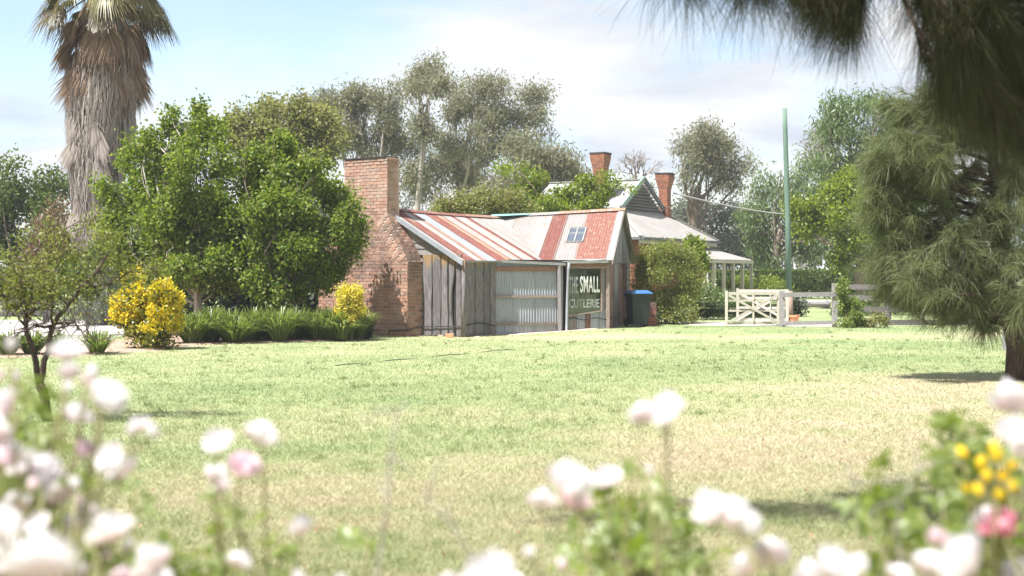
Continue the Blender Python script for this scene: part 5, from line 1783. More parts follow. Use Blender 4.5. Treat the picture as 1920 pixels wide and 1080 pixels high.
for dd in ((-.35, 0, 1), (.15, .1, 1), (.7, 0, .8), (-.1, -.3, 1)):
    twigs(mb, tpp, unit(np.array(dd, float)), .95, .085, 4, rng, .5, 3)
mb.obj('trunk', M['twig'], bt)
bl = pxb([(1185, 345, 14, 16), (1205, 350, 16, 14)], Yt, 62)
rngb = np.random.default_rng(5)
p, d, ll, ww = crown_leaves(frac(bl, 5, .5, rngb), 900, .3, .08, rngb, sig=.3, droop=.8)
V, Fc = leaf_quads(p, d, ll, ww, rngb); obj('crown', V, Fc, M['euc'], bt)

# rounded bright bush behind the ridge, creeper in front of the homestead
bl = pxb([(858, 382, 34, 26), (895, 375, 36, 24), (935, 380, 34, 26), (965, 390, 34, 26), (880, 405, 50, 24), (945, 410, 50, 24), (830, 400, 20)], 50, 70)
plant('rounded_bush', gp(bl[1][0][0], 50), bl, 13000, .11, .065, 'limegreen', 'dense rounded bright green bush showing over the cottage ridge', 'bush', 170, k=6, rs=.42, sig=.13, tr=.12, trunk=P(900, 440, 50))
bl = pxb([(985, 355, 26, 20), (1010, 375, 32, 22), (1060, 372, 30, 22), (1088, 350, 30, 18), (1104, 345, 16, 14), (1128, 362, 14), (1085, 385, 34, 18), (1030, 392, 40, 16), (1150, 345, 22, 6), (1120, 372, 16, 20), (960, 318, 30, 8), (1000, 335, 26, 10), (1180, 352, 16, 7), (1140, 330, 14, 5)], 56, 71, .3)
plant('climber', gp((1070 - 960) / F * 56, 56), bl, 9500, .14, .08, 'bright', 'bright green climber with long sprays in front of the homestead roof', 'climber', 171, k=5, rs=.45, sig=.13, per=14, tr=.1, trunk=P(1070, 420, 56), shell=.2)

# big feathery bush right of the cottage and its greener neighbour
bl = pxb([(1250, 500, 55, 44), (1235, 545, 45, 45), (1275, 550, 42, 50), (1255, 590, 46, 24), (1215, 490, 28, 30), (1290, 510, 26, 36), (1225, 470, 26, 18), (1270, 470, 30, 18), (1205, 530, 18, 40)], 42.2, 72, .3)
plant('feathery_bush', G(1250, 42.2), bl, 26000, .085, .028, 'bamboo', 'big rounded feathery bush beside the cottage wing, pale straw tips', 'bush', 172, k=7, rs=.38, sig=.1, per=26, tr=.06, droop=.2)
bl = pxb([(1303, 475, 17, 26), (1312, 500, 15, 24), (1300, 520, 14, 22)], 46, 73)
plant('shrub', G(1305, 46), bl, 2600, .11, .07, 'bright', 'upright bright green shrub between feathery bush and verandah', 'shrub', 173, k=5, rs=.5, sig=.1, tr=.04)


# clipped hedges
def hedge(name, x0, x1, Y, dpt, z0, z1_, n, L, Wd, m, label, seed, px=True):
    rng = np.random.default_rng(seed)
    a = (x0 - 960) / F * Y; b = (x1 - 960) / F * Y
    root = empty(name, ((a + b) / 2, Y, z0), label, 'hedge')
    u = rng.random((n, 3))
    face = rng.random(n)
    x = a + (b - a) * u[:, 0]; y = Y + dpt * u[:, 1]; z = z0 + (z1_ - z0) * u[:, 2]
    z = np.where(face < .3, z1_ - .12 * u[:, 2] ** 2, z)
    y = np.where((face >= .3) & (face < .85), Y + .15 * u[:, 1] ** 2, y)
    top = z1_ + .10 * (fbm(x, y * 0 + 3, .8, 3) - .5)
    z = z - z1_ + top
    p = np.stack([x, y - .08 * (fbm(x, z * 2, 1.5, 3) - .5) * 4, np.maximum(z, z0)], 1)
    d = unit(rng.normal(size=(n, 3)) + np.array([0, -.5, .4]))
    V, Fc = leaf_quads(p, d, L * rng.uniform(.7, 1.3, n), Wd * rng.uniform(.7, 1.3, n), rng)
    obj('foliage', V, Fc, M[m], root)
    MB().box(((a + b) / 2, Y + dpt / 2 + .08, (z0 + z1_) / 2 - .05), (b - a - .3, dpt - .35, z1_ - z0 - .25)).obj('hedge_core', M['inside'], root)  # near-black filler box, the hedge's inner shade put into its colour
    return root


hedge('hedge', 1336, 1735, 74, 1.3, .45, 1.80, 26000, .13, .085, 'hedge', 'long clipped hedge with yellow green top behind the fences', 180)
hedge('box_hedge', 1296, 1475, 46, .7, .15, .66, 9000, .05, .032, 'box', 'low dark clipped box hedge behind the cream gates', 181)
for i, (lst, Y, n, L, m, lb) in enumerate((([(1398, 535, 26, 14), (1432, 535, 28, 14), (1458, 538, 18, 12)], 70, 3800, .12, 'bright', 'bright green shrub in front of the long hedge'),
                                            ([(1322, 560, 22, 22), (1345, 570, 20, 14)], 50, 2600, .07, 'hedge', 'leafy garden shrub behind the box hedge'),
                                            ([(1372, 560, 22, 16), (1392, 568, 16, 10)], 54, 1500, .07, 'pepper', 'pale loose garden shrub below the verandah posts'),
                                            ([(1492, 572, 15, 18), (1496, 590, 12, 12)], 50, 1500, .09, 'dark', 'dark shrub just right of the green pole'),
                                            ([(1640, 575, 45, 18), (1690, 565, 34, 26)], 52, 4500, .09, 'dark', 'dark leafy shrub behind the dark fence'),
                                            ([(1620, 590, 40, 10), (1580, 592, 20, 8)], 50, 1800, .08, 'box', 'low bluish green shrub behind the sapling'))):
    bl = pxb(lst, Y, 74 + i)
    plant('shrub', gp(bl[0][0][0], Y), bl, n, L, L * .6, m, lb, 'shrub', 182 + i, k=5, rs=.5, sig=.12, tr=.04)

# weeping trees on the right
kw = dict(per=40, sig=.34, droop=1.6, out=.15, shell=.25, ltw=.3, bend=.1)
bl = pxb([(1595, 222, 48, 36), (1645, 212, 44, 34), (1560, 265, 40, 36), (1620, 290, 55), (1555, 325, 42), (1660, 270, 55), (1600, 345, 50), (1570, 200, 24, 18), (1660, 190, 26, 16), (1680, 340, 60)], 78, 80)
plant('pepper_tree', gp(bl[3][0][0], 78), bl, 19000, .34, .07, 'pepper', 'tall weeping light green tree behind the bright one', 'tree', 190, 'weeping trees on the right', trunk=P(1600, 380, 78), tr=.35, k=5, rs=.42, **kw)
bl = pxb([(1440, 370, 26, 40), (1420, 430, 28, 45), (1475, 345, 24, 36), (1490, 420, 32, 50), (1450, 470, 34, 34), (1520, 460, 38, 40), (1530, 350, 22, 40), (1515, 320, 18)], 86, 81)
plant('pepper_tree', gp(bl[4][0][0], 86), bl, 12500, .34, .07, 'pepper', 'weeping light green tree behind the green pole', 'tree', 191, 'weeping trees on the right', trunk=P(1465, 430, 86), tr=.3, k=5, rs=.42, **kw)
bl = pxb([(1545, 258, 22, 22), (1530, 290, 18, 26), (1540, 400, 30, 60), (1600, 470, 60, 40), (1510, 480, 30, 20)], 98, 82)
plant('shade_tree', gp(bl[3][0][0], 98), bl, 6500, .3, .09, 'euc', 'reddish brown tree glimpsed between the weeping trees', 'tree', 192, k=5, rs=.42, tr=.3, sig=.4, per=30, droop=.8)
bl = pxb([(1562, 375, 46, 34), (1612, 345, 44, 30), (1510, 402, 36, 22), (1640, 395, 48), (1575, 430, 45, 40), (1625, 465, 42, 36), (1540, 430, 36, 30), (1500, 385, 22, 14), (1650, 440, 50), (1600, 490, 40, 22)], 60, 83)
plant('leafy_tree', gp(bl[5][0][0], 60), bl, 22000, .16, .085, 'bright', 'bright green spreading tree behind the green pole, right of it', 'tree', 193, trunk=P(1625, 440, 60), tr=.22, k=5, rs=.42, sig=.2, droop=.4)
# tree line closing the view
for i, (lst, Y, m, lb) in enumerate((([(1750, 420, 120, 110), (1680, 480, 70, 50), (1860, 450, 120, 100)], 88, 'dark', 'dark tree filling the gap behind the she-oak'),
                                      ([(330, 450, 120, 90), (220, 480, 90, 70), (450, 480, 80, 70)], 66, 'bgtree', 'broad tree hidden behind the two leafy trees'),
                                      ([(720, 420, 90, 50), (620, 440, 90, 60), (800, 440, 70, 40)], 110, 'euc2', 'distant low tree behind the cottage roof'),
                                      ([(1180, 470, 60, 70), (1100, 470, 60, 60)], 105, 'euc2', 'distant low tree behind the homestead'))):
    bl = pxb(lst, Y, 90 + i)
    plant('shade_tree', gp(bl[0][0][0], Y), bl, 9000, .26, .14, m, lb, 'tree', 194 + i, k=6, rs=.45, tr=.3, sig=.4)

# saplings by the fence
bl = pxb([(1586, 560, 16, 30), (1594, 585, 20, 24), (1583, 608, 16, 14), (1580, 540, 9, 14)], 39.4, 95)
plant('sapling', G(1588, 39.4), bl, 3600, .075, .038, 'sapling', 'slim leafy sapling in front of the grey fence post', 'sapling', 198, k=4, rs=.5, sig=.06, tr=.02, barkm='darkbark')
bl = pxb([(1630, 606, 20, 11), (1650, 600, 16, 10), (1612, 612, 12, 8)], 39.2, 96)
plant('sapling', G(1632, 39.2), bl, 2800, .06, .034, 'limegreen', 'low pale green sapling bush right of the slim sapling', 'sapling', 199, k=4, rs=.5, sig=.06, tr=.015)

# small twiggy tree in the left foreground
rng = np.random.default_rng(77)
Yf = 15.5
sb = G(92, Yf)
st = empty('small_tree', sb, 'small twiggy forked tree on the lawn behind the left roses', 'tree')
mb = MB()
fk = P(74, 722, Yf)
mb.tube(curve(sb - np.array([0, 0, .05]), fk, 6, .04, rng), np.linspace(.062, .05, 6), 9)
stems = [[fk, P(64, 660, Yf), P(48, 612, Yf + .1), P(52, 560, Yf + .3), P(80, 500, Yf + .4)], [fk, P(88, 660, Yf), P(99, 606, Yf - .1), P(150, 545, Yf - .1), P(200, 480, Yf)],
         [P(99, 606, Yf - .1), P(96, 560, Yf), P(104, 500, Yf), P(120, 440, Yf + .2)], [P(48, 612, Yf), P(20, 570, Yf), P(-20, 520, Yf - .2)], [P(48, 612, Yf + .1), P(66, 575, Yf - .3), P(40, 520, Yf - .4)],
         [P(99, 612, Yf), P(60, 612, Yf - .3), P(10, 640, Yf - .4)], [P(99, 606, Yf), P(140, 605, Yf - .3), P(165, 635, Yf - .4)], [P(150, 545, Yf), P(210, 530, Yf + .2), P(260, 500, Yf + .3)]]
ends = []
for k, s_ in enumerate(stems):
    s_ = np.array(s_)
    r0 = .038 if k < 2 else .016
    tt = np.linspace(0, len(s_) - 1, 12)
    pts = np.stack([np.interp(tt, range(len(s_)), s_[:, j]) for j in range(3)], 1) + rng.normal(size=(12, 3)) * .008
    pts[0] = s_[0]
    mb.tube(pts, np.linspace(r0, r0 * .35, 12), 7)
    for q in pts[4:]:
        for _ in range(2 if k < 5 else 1):
            dd = unit(rng.normal(size=3) * .8 + np.array([0, 0, .35]))
            L = rng.uniform(.18, .5)
            e = q + dd * L
            c_ = curve(q, e, 5, .12, rng)
            mb.tube(c_, np.linspace(.007, .003, 5), 4, cap=False)
            ends += list(c_[2:])
            for _ in range(2):
                e2 = c_[3] + unit(rng.normal(size=3)) * rng.uniform(.1, .28)
                mb.tube(curve(c_[3], e2, 4, .12, rng), np.linspace(.004, .002, 4), 4, cap=False); ends.append(e2)
mb.obj('trunk', M['darkbark'], st, smooth=True)
ends = np.array(ends)
ends = ends[(ends[:, 2] > 1.15)]
wz = ss(1.1, 1.75, ends[:, 2]) + .08
n = 6200
k = rng.choice(len(ends), n, p=wz / wz.sum())
p = ends[k] + rng.normal(size=(n, 3)) * .055
V, Fc = leaf_quads(p, unit(rng.normal(size=(n, 3)) + np.array([0, 0, -.3])), rng.uniform(.03, .055, n), rng.uniform(.016, .028, n), rng)
obj('crown', V, Fc, M['plum'], st)


# she-oaks: drooping needle strands
def strands(orig, dirs, L, w, rng, droop=.7, seg=3, spread=.25):
    n = len(orig)
    d = unit(dirs + rng.normal(size=(n, 3)) * spread)
    s = unit(np.cross(d, rng.normal(size=(n, 3))))
    V = []
    for k in range(seg + 1):
        t = k / seg
        c = orig + d * (L * t)[:, None] + np.array([0, 0, -1.0]) * (L * droop * t * t)[:, None]
        ww_ = (w * (1 - .75 * t))[:, None] / 2
        V += [c - s * ww_, c + s * ww_]
    V = np.stack(V, 1).reshape(-1, 3)
    o = np.arange(n)[:, None] * (2 * seg + 2)
    Fc = np.concatenate([o + np.array([[2 * k, 2 * k + 1, 2 * k + 3, 2 * k + 2]]) for k in range(seg)])
    return V, Fc


rng = np.random.default_rng(90)
Yc = 21.5
cb = G(1908, Yc)
so = empty('sheoak_tree', cb, 'drooping grey green she-oak at the right edge with dark leaning trunk', 'tree')
tp = np.array([cb - np.array([0, 0, .1]), P(1908, 650, Yc), P(1895, 590, Yc), P(1885, 500, Yc + .1), P(1872, 400, Yc + .2), P(1862, 300, Yc + .2), P(1850, 200, Yc + .2)])
mb = MB(); mb.tube(tp, [.20, .165, .15, .13, .11, .08, .05], 12)
bl = pxb([(1705, 262, 60, 50), (1785, 235, 75, 55), (1690, 350, 62, 60), (1790, 340, 85, 70), (1880, 290, 80), (1690, 440, 52, 50), (1765, 450, 75, 60), (1850, 440, 80), (1715, 515, 50, 46), (1800, 540, 70, 60), (1870, 545, 55, 50), (1930, 400, 70), (1945, 500, 70), (1950, 590, 50), (1660, 300, 35), (1735, 570, 40, 30), (1840, 585, 50, 34), (1640, 380, 25), (1665, 470, 30), (1725, 205, 40, 30), (1650, 420, 28), (1820, 250, 60), (1900, 200, 60), (1730, 320, 60), (1830, 400, 60), (1910, 350, 60), (1740, 400, 60), (1890, 480, 60), (1800, 500, 60), (1930, 560, 50), (1700, 560, 36, 30), (1660, 500, 34), (1930, 300, 60), (1760, 290, 50), (1800, 170, 70, 60), (1880, 130, 80, 70), (1740, 200, 40), (1690, 205, 26, 30), (1860, 220, 60), (1940, 200, 60), (1655, 350, 26), (1640, 300, 18), (1668, 545, 22)], Yc, 97, .9)
O = []; D = []
for c, r in bl:
    q = tp[int(np.clip(6 - (c[2] - .5) / .8 * .9, 2, 5))] * 0 + np.array([np.interp(c[2] - .3, tp[:, 2], tp[:, 0]), np.interp(c[2] - .3, tp[:, 2], tp[:, 1]), max(.8, c[2] - .35)])
    cc = curve(q, c, 8, .07, rng)
    mb.tube(cc, np.linspace(.04, .014, 8), 6, cap=False)
    for _ in range(10):
        e = c + unit(rng.normal(size=3)) * r * rng.uniform(.4, 1.35)
        tw = curve(cc[int(rng.integers(3, 8))], e, 7, .14, rng)
        mb.tube(tw, np.linspace(.014, .005, 7), 4, cap=False)
        tdir = unit(tw[-1] - tw[0])
        idx = rng.integers(1, 7, 250)
        O.append(tw[idx] + rng.normal(size=(250, 3)) * .03)
        D.append(np.tile(tdir, (250, 1)) * .8 + rng.normal(size=(250, 3)) * .60 + np.array([0, 0, .12]))
mb.obj('trunk', M['darkbark'], so, smooth=True)
O = np.concatenate(O); D = np.concatenate(D)
V, Fc = strands(O, D, rng.uniform(.12, .34, len(O)), rng.uniform(.005, .0085, len(O)), rng, .42, 3, .35)
obj('crown', V, Fc, M['sheoak'], so)

# the dark she-oak boughs hanging into the top right corner; its trunk stands outside the frame
Yd = 9.0
db = np.array([6.4, 8.6, 0.0])
do_ = empty('sheoak_tree', db, 'dark she-oak whose shaded boughs hang into the top right corner', 'tree')
mb = MB()
tpd = np.array([db, [6.3, 8.7, 2.0], [6.2, 8.8, 3.6], [6.0, 9.0, 5.2]])
mb.tube(tpd, [.25, .2, .17, .12], 12)
hang = [(1330, -55, 70, 20, 1100), (1250, -60, 50, 16, 500), (1420, -40, 60, 28, 1700), (1500, -38, 55, 38, 2700), (1560, -28, 48, 42, 3600), (1590, 10, 26, 32, 2200), (1545, -60, 90, 30, 2600),
        (1690, -50, 40, 26, 500), (1742, -10, 36, 24, 1400), (1800, 10, 40, 38, 2600), (1808, 85, 38, 40, 3000), (1840, 40, 60, 60, 6000), (1850, 120, 55, 60, 6000), (1890, 90, 60, 80, 7000), (1790, 150, 30, 18, 1800), (1910, 190, 40, 60, 4200), (1925, 130, 56, 80, 4800), (1885, 190, 26, 40, 2000), (1925, 255, 24, 36, 1600), (1845, 185, 28, 22, 1200), (1960, 60, 80, 90, 5000), (1900, -40, 90, 40, 5000)]
O = []; D = []; Lh = []
bough = np.array([[6.2, 8.8, 3.7], [5.0, 9.0, 3.95], [3.6, 9.1, 3.85], [2.4, 9.0, 3.62], [1.5, 9.0, 3.55], [.9, 8.9, 3.5]])
mb.tube(bough, [.12, .09, .065, .045, .03, .015], 8)
for k, (x, y, a, b, n) in enumerate(hang):
    c = P(x, y, Yd + rng.normal() * .35); r = np.array([a, a * 1.3, b]) / F * Yd
    src = bough[int(np.argmin(np.linalg.norm(bough - c, axis=1)))]
    cc = curve(src, c, 7, .08, rng); mb.tube(cc, np.linspace(.02, .008, 7), 5, cap=False)
    nt2 = 14
    for _ in range(nt2):
        e = c + unit(rng.normal(size=3)) * r * rng.uniform(.5, 1.0)
        tw = curve(cc[int(rng.integers(3, 7))], e, 6, .12, rng)
        mb.tube(tw, np.linspace(.007, .003, 6), 4, cap=False)
        td = unit(tw[-1] - tw[0])
        m_ = int(n * .62) // nt2
        O.append(tw[rng.integers(1, 6, m_)] + rng.normal(size=(m_, 3)) * .015)
        D.append(np.tile(td, (m_, 1)) * .55 + np.array([0, 0, -.75]) + rng.normal(size=(m_, 3)) * .32)
        Lh.append(.08 + .36 * rng.random(m_) ** 1.6)
mb.obj('trunk', M['darkbark'], do_, smooth=True)
O = np.concatenate(O); D = np.concatenate(D); Lh = np.concatenate(Lh)
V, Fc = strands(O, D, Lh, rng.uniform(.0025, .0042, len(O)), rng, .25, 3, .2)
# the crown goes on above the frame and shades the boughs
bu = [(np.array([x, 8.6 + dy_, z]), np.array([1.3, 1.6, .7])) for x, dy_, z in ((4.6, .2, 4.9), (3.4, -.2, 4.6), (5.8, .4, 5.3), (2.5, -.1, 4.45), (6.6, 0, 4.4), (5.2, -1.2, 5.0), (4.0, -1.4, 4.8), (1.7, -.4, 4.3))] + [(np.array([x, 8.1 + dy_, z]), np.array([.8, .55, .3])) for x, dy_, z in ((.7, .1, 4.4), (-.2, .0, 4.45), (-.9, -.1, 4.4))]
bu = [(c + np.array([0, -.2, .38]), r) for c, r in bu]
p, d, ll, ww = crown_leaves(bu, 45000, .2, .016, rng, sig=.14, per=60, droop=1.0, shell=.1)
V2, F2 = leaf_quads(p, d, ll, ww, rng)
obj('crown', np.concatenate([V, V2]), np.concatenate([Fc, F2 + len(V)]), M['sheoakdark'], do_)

# a tree the window mirrors, right of the frame
bl = [(np.array([x, y, z]), np.array([2.2, 2.2, 2.0])) for x, y, z in ((23, 21, 2.4), (26, 18, 3.0), (20, 24.5, 2.2), (25, 21, 4.6), (28, 15, 2.6), (22, 23, 4.2))]
plant('leafy_tree', (24, 20, 0), bl, 7000, .22, .14, 'bgtree', 'broad tree out of view, seen mirrored dark in the shop window', 'tree', 230, k=5, rs=.5, sig=.25, tr=.25, trunk=(24, 20, 2))

# ------------------------------------------------------------------ roses in the foreground


def rose(seed, full=1.0, rings=((.30, 4, .6), (.52, 5, .75), (.72, 6, .85), (.88, 7, .9), (0.98, 7, 1.05))):
    """cupped petals round a centre; unit radius; local z up"""
    r = np.random.default_rng(seed)
    V = []; Fc = []
    for ri, (R_, np_, wd) in enumerate(rings):
        for k in range(np_):
            a = 2 * math.pi * (k + r.uniform(-.15, .15)) / np_ + ri * .7
            o = len(V)
            hgt = (.82 - .17 * ri) * r.uniform(.82, 1.15)
            for i in range(4):
                t = i / 3
                rad = R_ * (math.sin(min(t, .8) * math.pi * .62) + (.0 if t < .9 else -.10 + .07 * ri)) * full * r.uniform(.95, 1.05)
                z = -.62 + (hgt + .62) * (t ** 1.1)
                for j in range(5):
                    s = (j - 2) / 2
                    aa = a + s * wd * math.pi / np_ * 1.25 * math.sin(min(1, t * 1.2 + .18) * math.pi * .62)
                    rr_ = rad * (1 + .06 * abs(s)) + .015
                    V.append((math.cos(aa) * rr_, math.sin(aa) * rr_, z - .16 * abs(s) * t + r.normal(0, .045) * (.4 + t) + (.10 * math.sin(s * 5 + k * 2.3) * t)))
            for i in range(3):
                for j in range(4):
                    Fc.append((o + i * 5 + j, o + i * 5 + j + 1, o + i * 5 + j + 6, o + i * 5 + j + 5))
    return np.array(V), Fc


RM = {}
for mm in ('petal', 'petalpink', 'petalhot', 'petalyellow'):
    RM[mm] = [mesh('rose_flower', *rose(500 + i, 1.0), M[mm], smooth=True) for i in range(3)]
    RM[mm + 'bud'] = [mesh('rose_flower', *rose(520 + i, .75, ((.35, 4, .6), (.6, 5, .9), (.75, 5, 1.0))), M[mm], smooth=True) for i in range(2)]


def rose_leaf(seed):
    r = np.random.default_rng(seed)
    V = []; Fc = []
    for (bx_, by2, ang, s) in ((.5, 0, 0, 1.0), (.42, 0, 1.0, .8), (.42, 0, -1.0, .8), (.18, 0, 1.15, .7), (.18, 0, -1.15, .7)):
        ca, sa = math.cos(ang), math.sin(ang)
        o = len(V)
        for x, y, z in ((0, 0, 0), (.16, .13, .03), (.34, .12, .02), (.5, 0, -.06), (.34, -.12, .02), (.16, -.13, .03), (.25, 0, -.01)):
            x *= s; y *= s
            V.append((bx_ + x * ca - y * sa, by2 + x * sa + y * ca, z * s + r.normal(0, .012) - .1 * bx_ * bx_))
        Fc += [(o, o + 1, o + 6), (o + 1, o + 2, o + 6), (o + 2, o + 3, o + 6), (o + 3, o + 4, o + 6), (o + 4, o + 5, o + 6), (o + 5, o, o + 6)]
    return np.array(V), Fc


RL = [mesh('leaf', *rose_leaf(540 + i), M['roseleaf']) for i in range(4)]
rng = np.random.default_rng(55)


def rose_bush(base, label, blooms, leaves, group, cat='rose bush', name='rose_bush'):
    """blooms: px, py, diameter px, petal kind; leaves: px, py, rx, ry, n, distance"""
    root = empty(name, base, label, cat, group)
    stems = MB()
    base = np.array(base, float)
    forks = [base + np.array([rng.uniform(-.12, .12), rng.uniform(-.12, .12), rng.uniform(.35, .6)]) for _ in range(5)]
    for f in forks:
        stems.tube(curve(base, f, 5, .08, rng), np.linspace(.012, .008, 5), 6)

    def cane(tip, r=.0035):
        f = forks[int(rng.integers(5))]
        c = curve(f, tip, 8, .05, rng); c[:, 2] = np.minimum(c[:, 2], tip[2])
        stems.tube(c, np.linspace(.0038, r * .75, 8), 5)
        return c
    for x, y, dpx, kind in blooms:
        bud = dpx < 38
        dia = (.034 if bud else .060) if kind != 'petalyellow' else .034
        Yd_ = float(np.clip(dia * F / dpx, 1.3, 2.5)) * rng.uniform(.96, 1.04)
        c = P(x, y, Yd_)
        rad = dpx / F * Yd_ / 2 * 1.02
        tilt = Matrix.Rotation(rng.uniform(0, 6.28), 4, 'Z') @ Matrix.Rotation(abs(rng.normal(.55, .25)), 4, 'X') @ Matrix.Rotation(rng.uniform(0, 6.28), 4, 'Z')
        lst = RM[kind + ('bud' if bud else '')]
        inst('rose_flower', lst[int(rng.integers(len(lst)))], root, Matrix.Translation(Vector(c - np.array([0, 0, rad * .25]))) @ tilt @ Matrix.Diagonal((rad * rng.uniform(.85, 1.12), rad * rng.uniform(.85, 1.12), rad * rng.uniform(1.0, 1.25), 1)))
        cn = cane(c - np.array([0, 0, rad * .55]))
        for q in cn[4:7]:
            if rng.random() < .2:
                inst('leaf', RL[int(rng.integers(4))], root, Matrix.Translation(Vector(q)) @ Matrix.Rotation(rng.uniform(0, 6.28), 4, 'Z') @ Matrix.Rotation(rng.normal(.1, .4), 4, 'Y') @ Matrix.Rotation(rng.normal(0, .4), 4, 'X') @ Matrix.Scale(rng.uniform(.06, .095), 4))
    for x, y, rx, ry, n_l, Yl in leaves:
        n_l = int(n_l * 1.05 + .5); Yl = max(min(Yl + .75, 3.1), 2.85)
        cn = cane(P(x, y, Yl))
        for _ in range(n_l):
            q = P(x + rng.normal() * rx * .5, y + rng.normal() * ry * .5, Yl + rng.normal() * .12)
            inst('leaf', RL[int(rng.integers(4))], root, Matrix.Translation(Vector(q)) @ Matrix.Rotation(rng.uniform(0, 6.28), 4, 'Z') @ Matrix.Rotation(rng.normal(.1, .5), 4, 'Y') @ Matrix.Rotation(rng.normal(0, .5), 4, 'X') @ Matrix.Scale(rng.uniform(.055, .10), 4))
            if rng.random() < .35:
                cn2 = curve(cn[5], q, 5, .1, rng)
                stems.tube(cn2, np.linspace(.004, .002, 5), 4)
    stems.obj('stems', M['rosestem'], root, smooth=True)
    return root


Wp, Pk, Hp, Yp = 'petal', 'petalpink', 'petalhot', 'petalyellow'
grp = 'blurred pale roses in the foreground'
rose_bush((-1.05, 2.6, 0), 'tall rose bush at the left with many pale pink blooms', [
    (125, 648, 58, Wp), (20, 641, 34, Wp), (130, 690, 38, Wp), (174, 694, 36, Wp), (126, 722, 30, Wp), (158, 708, 26, Pk), (205, 735, 66, Wp), (185, 745, 36, Wp), (145, 768, 52, Wp), (4, 750, 60, Wp),
    (0, 700, 26, Pk), (258, 792, 40, Wp), (287, 805, 37, Wp), (160, 836, 38, Pk), (205, 850, 52, Wp), (228, 870, 60, Wp), (18, 843, 56, Wp), (0, 850, 50, Pk), (58, 850, 28, Wp), (84, 878, 60, Wp), (40, 868, 44, Wp), (108, 900, 40, Wp), (60, 905, 34, Pk), (176, 720, 30, Pk), (30, 700, 30, Wp), (-5, 800, 50, Wp)],
    [(30, 790, 70, 60, 26, 2.4), (60, 740, 40, 50, 8, 2.5), (20, 905, 60, 50, 14, 2.1), (90, 830, 50, 40, 12, 2.3), (255, 925, 16, 8, 2, 2.2)], grp)
rose_bush((-.72, 1.95, 0), 'lower rose bush in the bottom left corner with crowded white blooms', [
    (112, 916, 56, Wp), (142, 903, 34, Wp), (146, 938, 34, Pk), (160, 958, 42, Wp), (153, 980, 26, Pk), (205, 982, 72, Wp), (70, 975, 38, Wp), (8, 970, 70, Wp), (0, 1010, 60, Wp), (76, 1036, 112, Wp),
    (200, 1036, 29, Pk), (240, 1018, 28, Wp), (283, 1042, 66, Wp), (290, 1075, 60, Wp), (30, 935, 50, Wp), (130, 975, 36, Wp), (20, 1050, 50, Wp), (130, 1070, 60, Wp), (230, 1075, 40, Pk), (450, 1046, 42, Wp), (0, 1072, 24, Pk)],
    [(60, 930, 60, 50, 12, 2.0), (160, 1010, 60, 50, 14, 1.9), (330, 1055, 60, 40, 16, 2.1), (400, 1070, 50, 30, 12, 2.1), (250, 1070, 60, 30, 8, 1.9), (430, 1000, 30, 30, 4, 2.4)], grp)
rose_bush((-.45, 3.1, 0), 'sparse rose canes with single buds left of centre', [
    (408, 820, 52, Wp), (492, 806, 54, Wp), (458, 864, 54, Pk), (409, 888, 50, Wp), (416, 908, 26, Pk), (565, 980, 40, Wp), (560, 1076, 34, Wp), (640, 1085, 30, Wp)],
    [(520, 1050, 60, 26, 8, 2.8), (690, 1020, 40, 20, 4, 2.8)], grp)
rose_bush((.28, 2.5, 0), 'rose bush at bottom centre with white blooms over fresh green leaves', [
    (1070, 888, 68, Wp), (1135, 888, 52, Wp), (1018, 931, 50, Wp), (1080, 928, 58, Pk), (1217, 880, 25, Wp), (1206, 770, 46, Wp), (1253, 752, 60, Wp), (1246, 775, 40, Wp), (990, 1033, 31, Wp), (1053, 1054, 36, Pk),
    (915, 1062, 90, Wp), (890, 1085, 60, Pk), (950, 1085, 50, Wp), (840, 1085, 40, Wp)],
    [(1190, 960, 60, 45, 20, 2.3), (1200, 1020, 85, 50, 44, 2.25), (1160, 1060, 80, 30, 26, 2.2), (1270, 1050, 50, 40, 14, 2.2), (1090, 1020, 40, 40, 8, 2.3), (1215, 915, 14, 20, 4, 2.4)], grp)
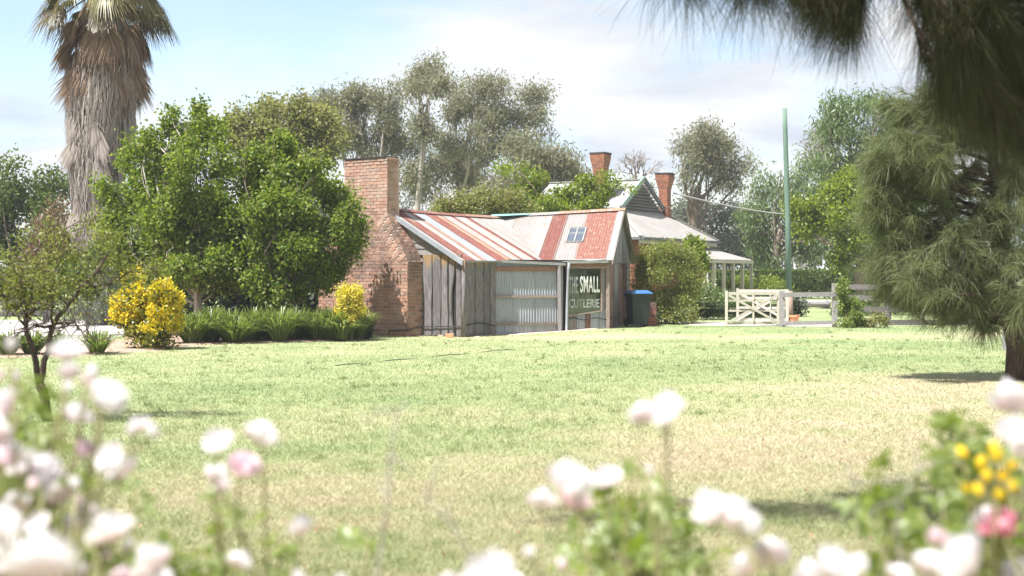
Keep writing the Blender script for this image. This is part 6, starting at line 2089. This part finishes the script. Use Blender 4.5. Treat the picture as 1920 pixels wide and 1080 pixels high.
rose_bush((.75, 1.9, 0), 'rose bush at bottom right with broad white blooms', [
    (1335, 945, 68, Wp), (1375, 955, 70, Wp), (1400, 970, 50, Wp), (1320, 930, 44, Wp), (1400, 1050, 62, Wp), (1440, 1030, 64, Wp), (1520, 1068, 66, Wp), (1570, 1055, 74, Wp), (1610, 1050, 40, Wp), (1690, 1072, 44, Wp),
    (1757, 1001, 42, Pk), (1745, 1050, 68, Wp), (1800, 1035, 84, Wp), (1780, 1070, 60, Pk), (1905, 1066, 60, Wp)],
    [(1640, 940, 60, 40, 12, 2.2), (1700, 985, 60, 40, 14, 2.1), (1780, 960, 60, 50, 20, 2.1), (1850, 1040, 70, 40, 18, 1.9), (1650, 1050, 60, 30, 10, 2.0)], grp)
rose_bush((1.25, 2.2, 0), 'rose at the right edge with one deep pink bloom among large white ones', [
    (1893, 738, 66, Wp), (1915, 745, 50, Wp), (1905, 800, 66, Wp), (1925, 830, 60, Wp), (1850, 962, 52, Wp), (1872, 972, 66, Hp), (1880, 985, 40, Hp)],
    [(1880, 930, 70, 70, 26, 2.3), (1800, 800, 26, 40, 8, 2.6), (1760, 850, 40, 40, 10, 2.6), (1900, 1010, 50, 40, 14, 2.0), (1830, 870, 60, 50, 20, 2.5)], grp)
rose_bush((1.0, 2.9, 0), 'bush with small bright yellow flowers between the right hand roses', [
    (1805, 845, 32, Yp), (1840, 865, 34, Yp), (1870, 850, 36, Yp), (1850, 890, 36, Yp), (1812, 912, 30, Yp), (1880, 890, 34, Yp), (1895, 870, 30, Yp), (1862, 835, 28, Yp), (1835, 915, 34, Yp), (1875, 925, 30, Yp), (1900, 910, 30, Yp)],
    [(1850, 870, 70, 50, 22, 2.7), (1790, 900, 50, 50, 12, 2.7)], None, 'flowering bush', 'yellow_bush')
# dry grey canes, blurred
for i, (pts, lb) in enumerate((([(706, 1090), (716, 1010), (728, 930), (735, 850), (742, 770)], 'thin dry grey cane standing upright over the lawn at centre left'),
                               ([(900, 1085), (870, 1020), (840, 975), (800, 940)], 'thin dry cane leaning left above the bottom centre'),
                               ([(1700, 1090), (1680, 1000), (1690, 930), (1720, 890), (1600, 905)], 'grey dry cane bent across the right side of the roses'))):
    Y = 2.5
    q = np.array([P(x, y, Y) for x, y in pts])
    q = np.concatenate([[np.array([q[0][0], Y, 0.0])], q])
    c_ = empty('dry_cane', q[0], lb, 'cane', 'dry canes among the roses')
    mb = MB(); mb.tube(q, np.linspace(.0035, .0013, len(q)), 6)
    for k in range(3, len(q)):
        for _ in range(2):
            mb.tube(curve(q[k], q[k] + unit(rng.normal(size=3)) * rng.uniform(.03, .10), 4, .1, rng), np.linspace(.0022, .001, 4), 4)
    mb.obj('stem', M['cane'], c_, smooth=True)
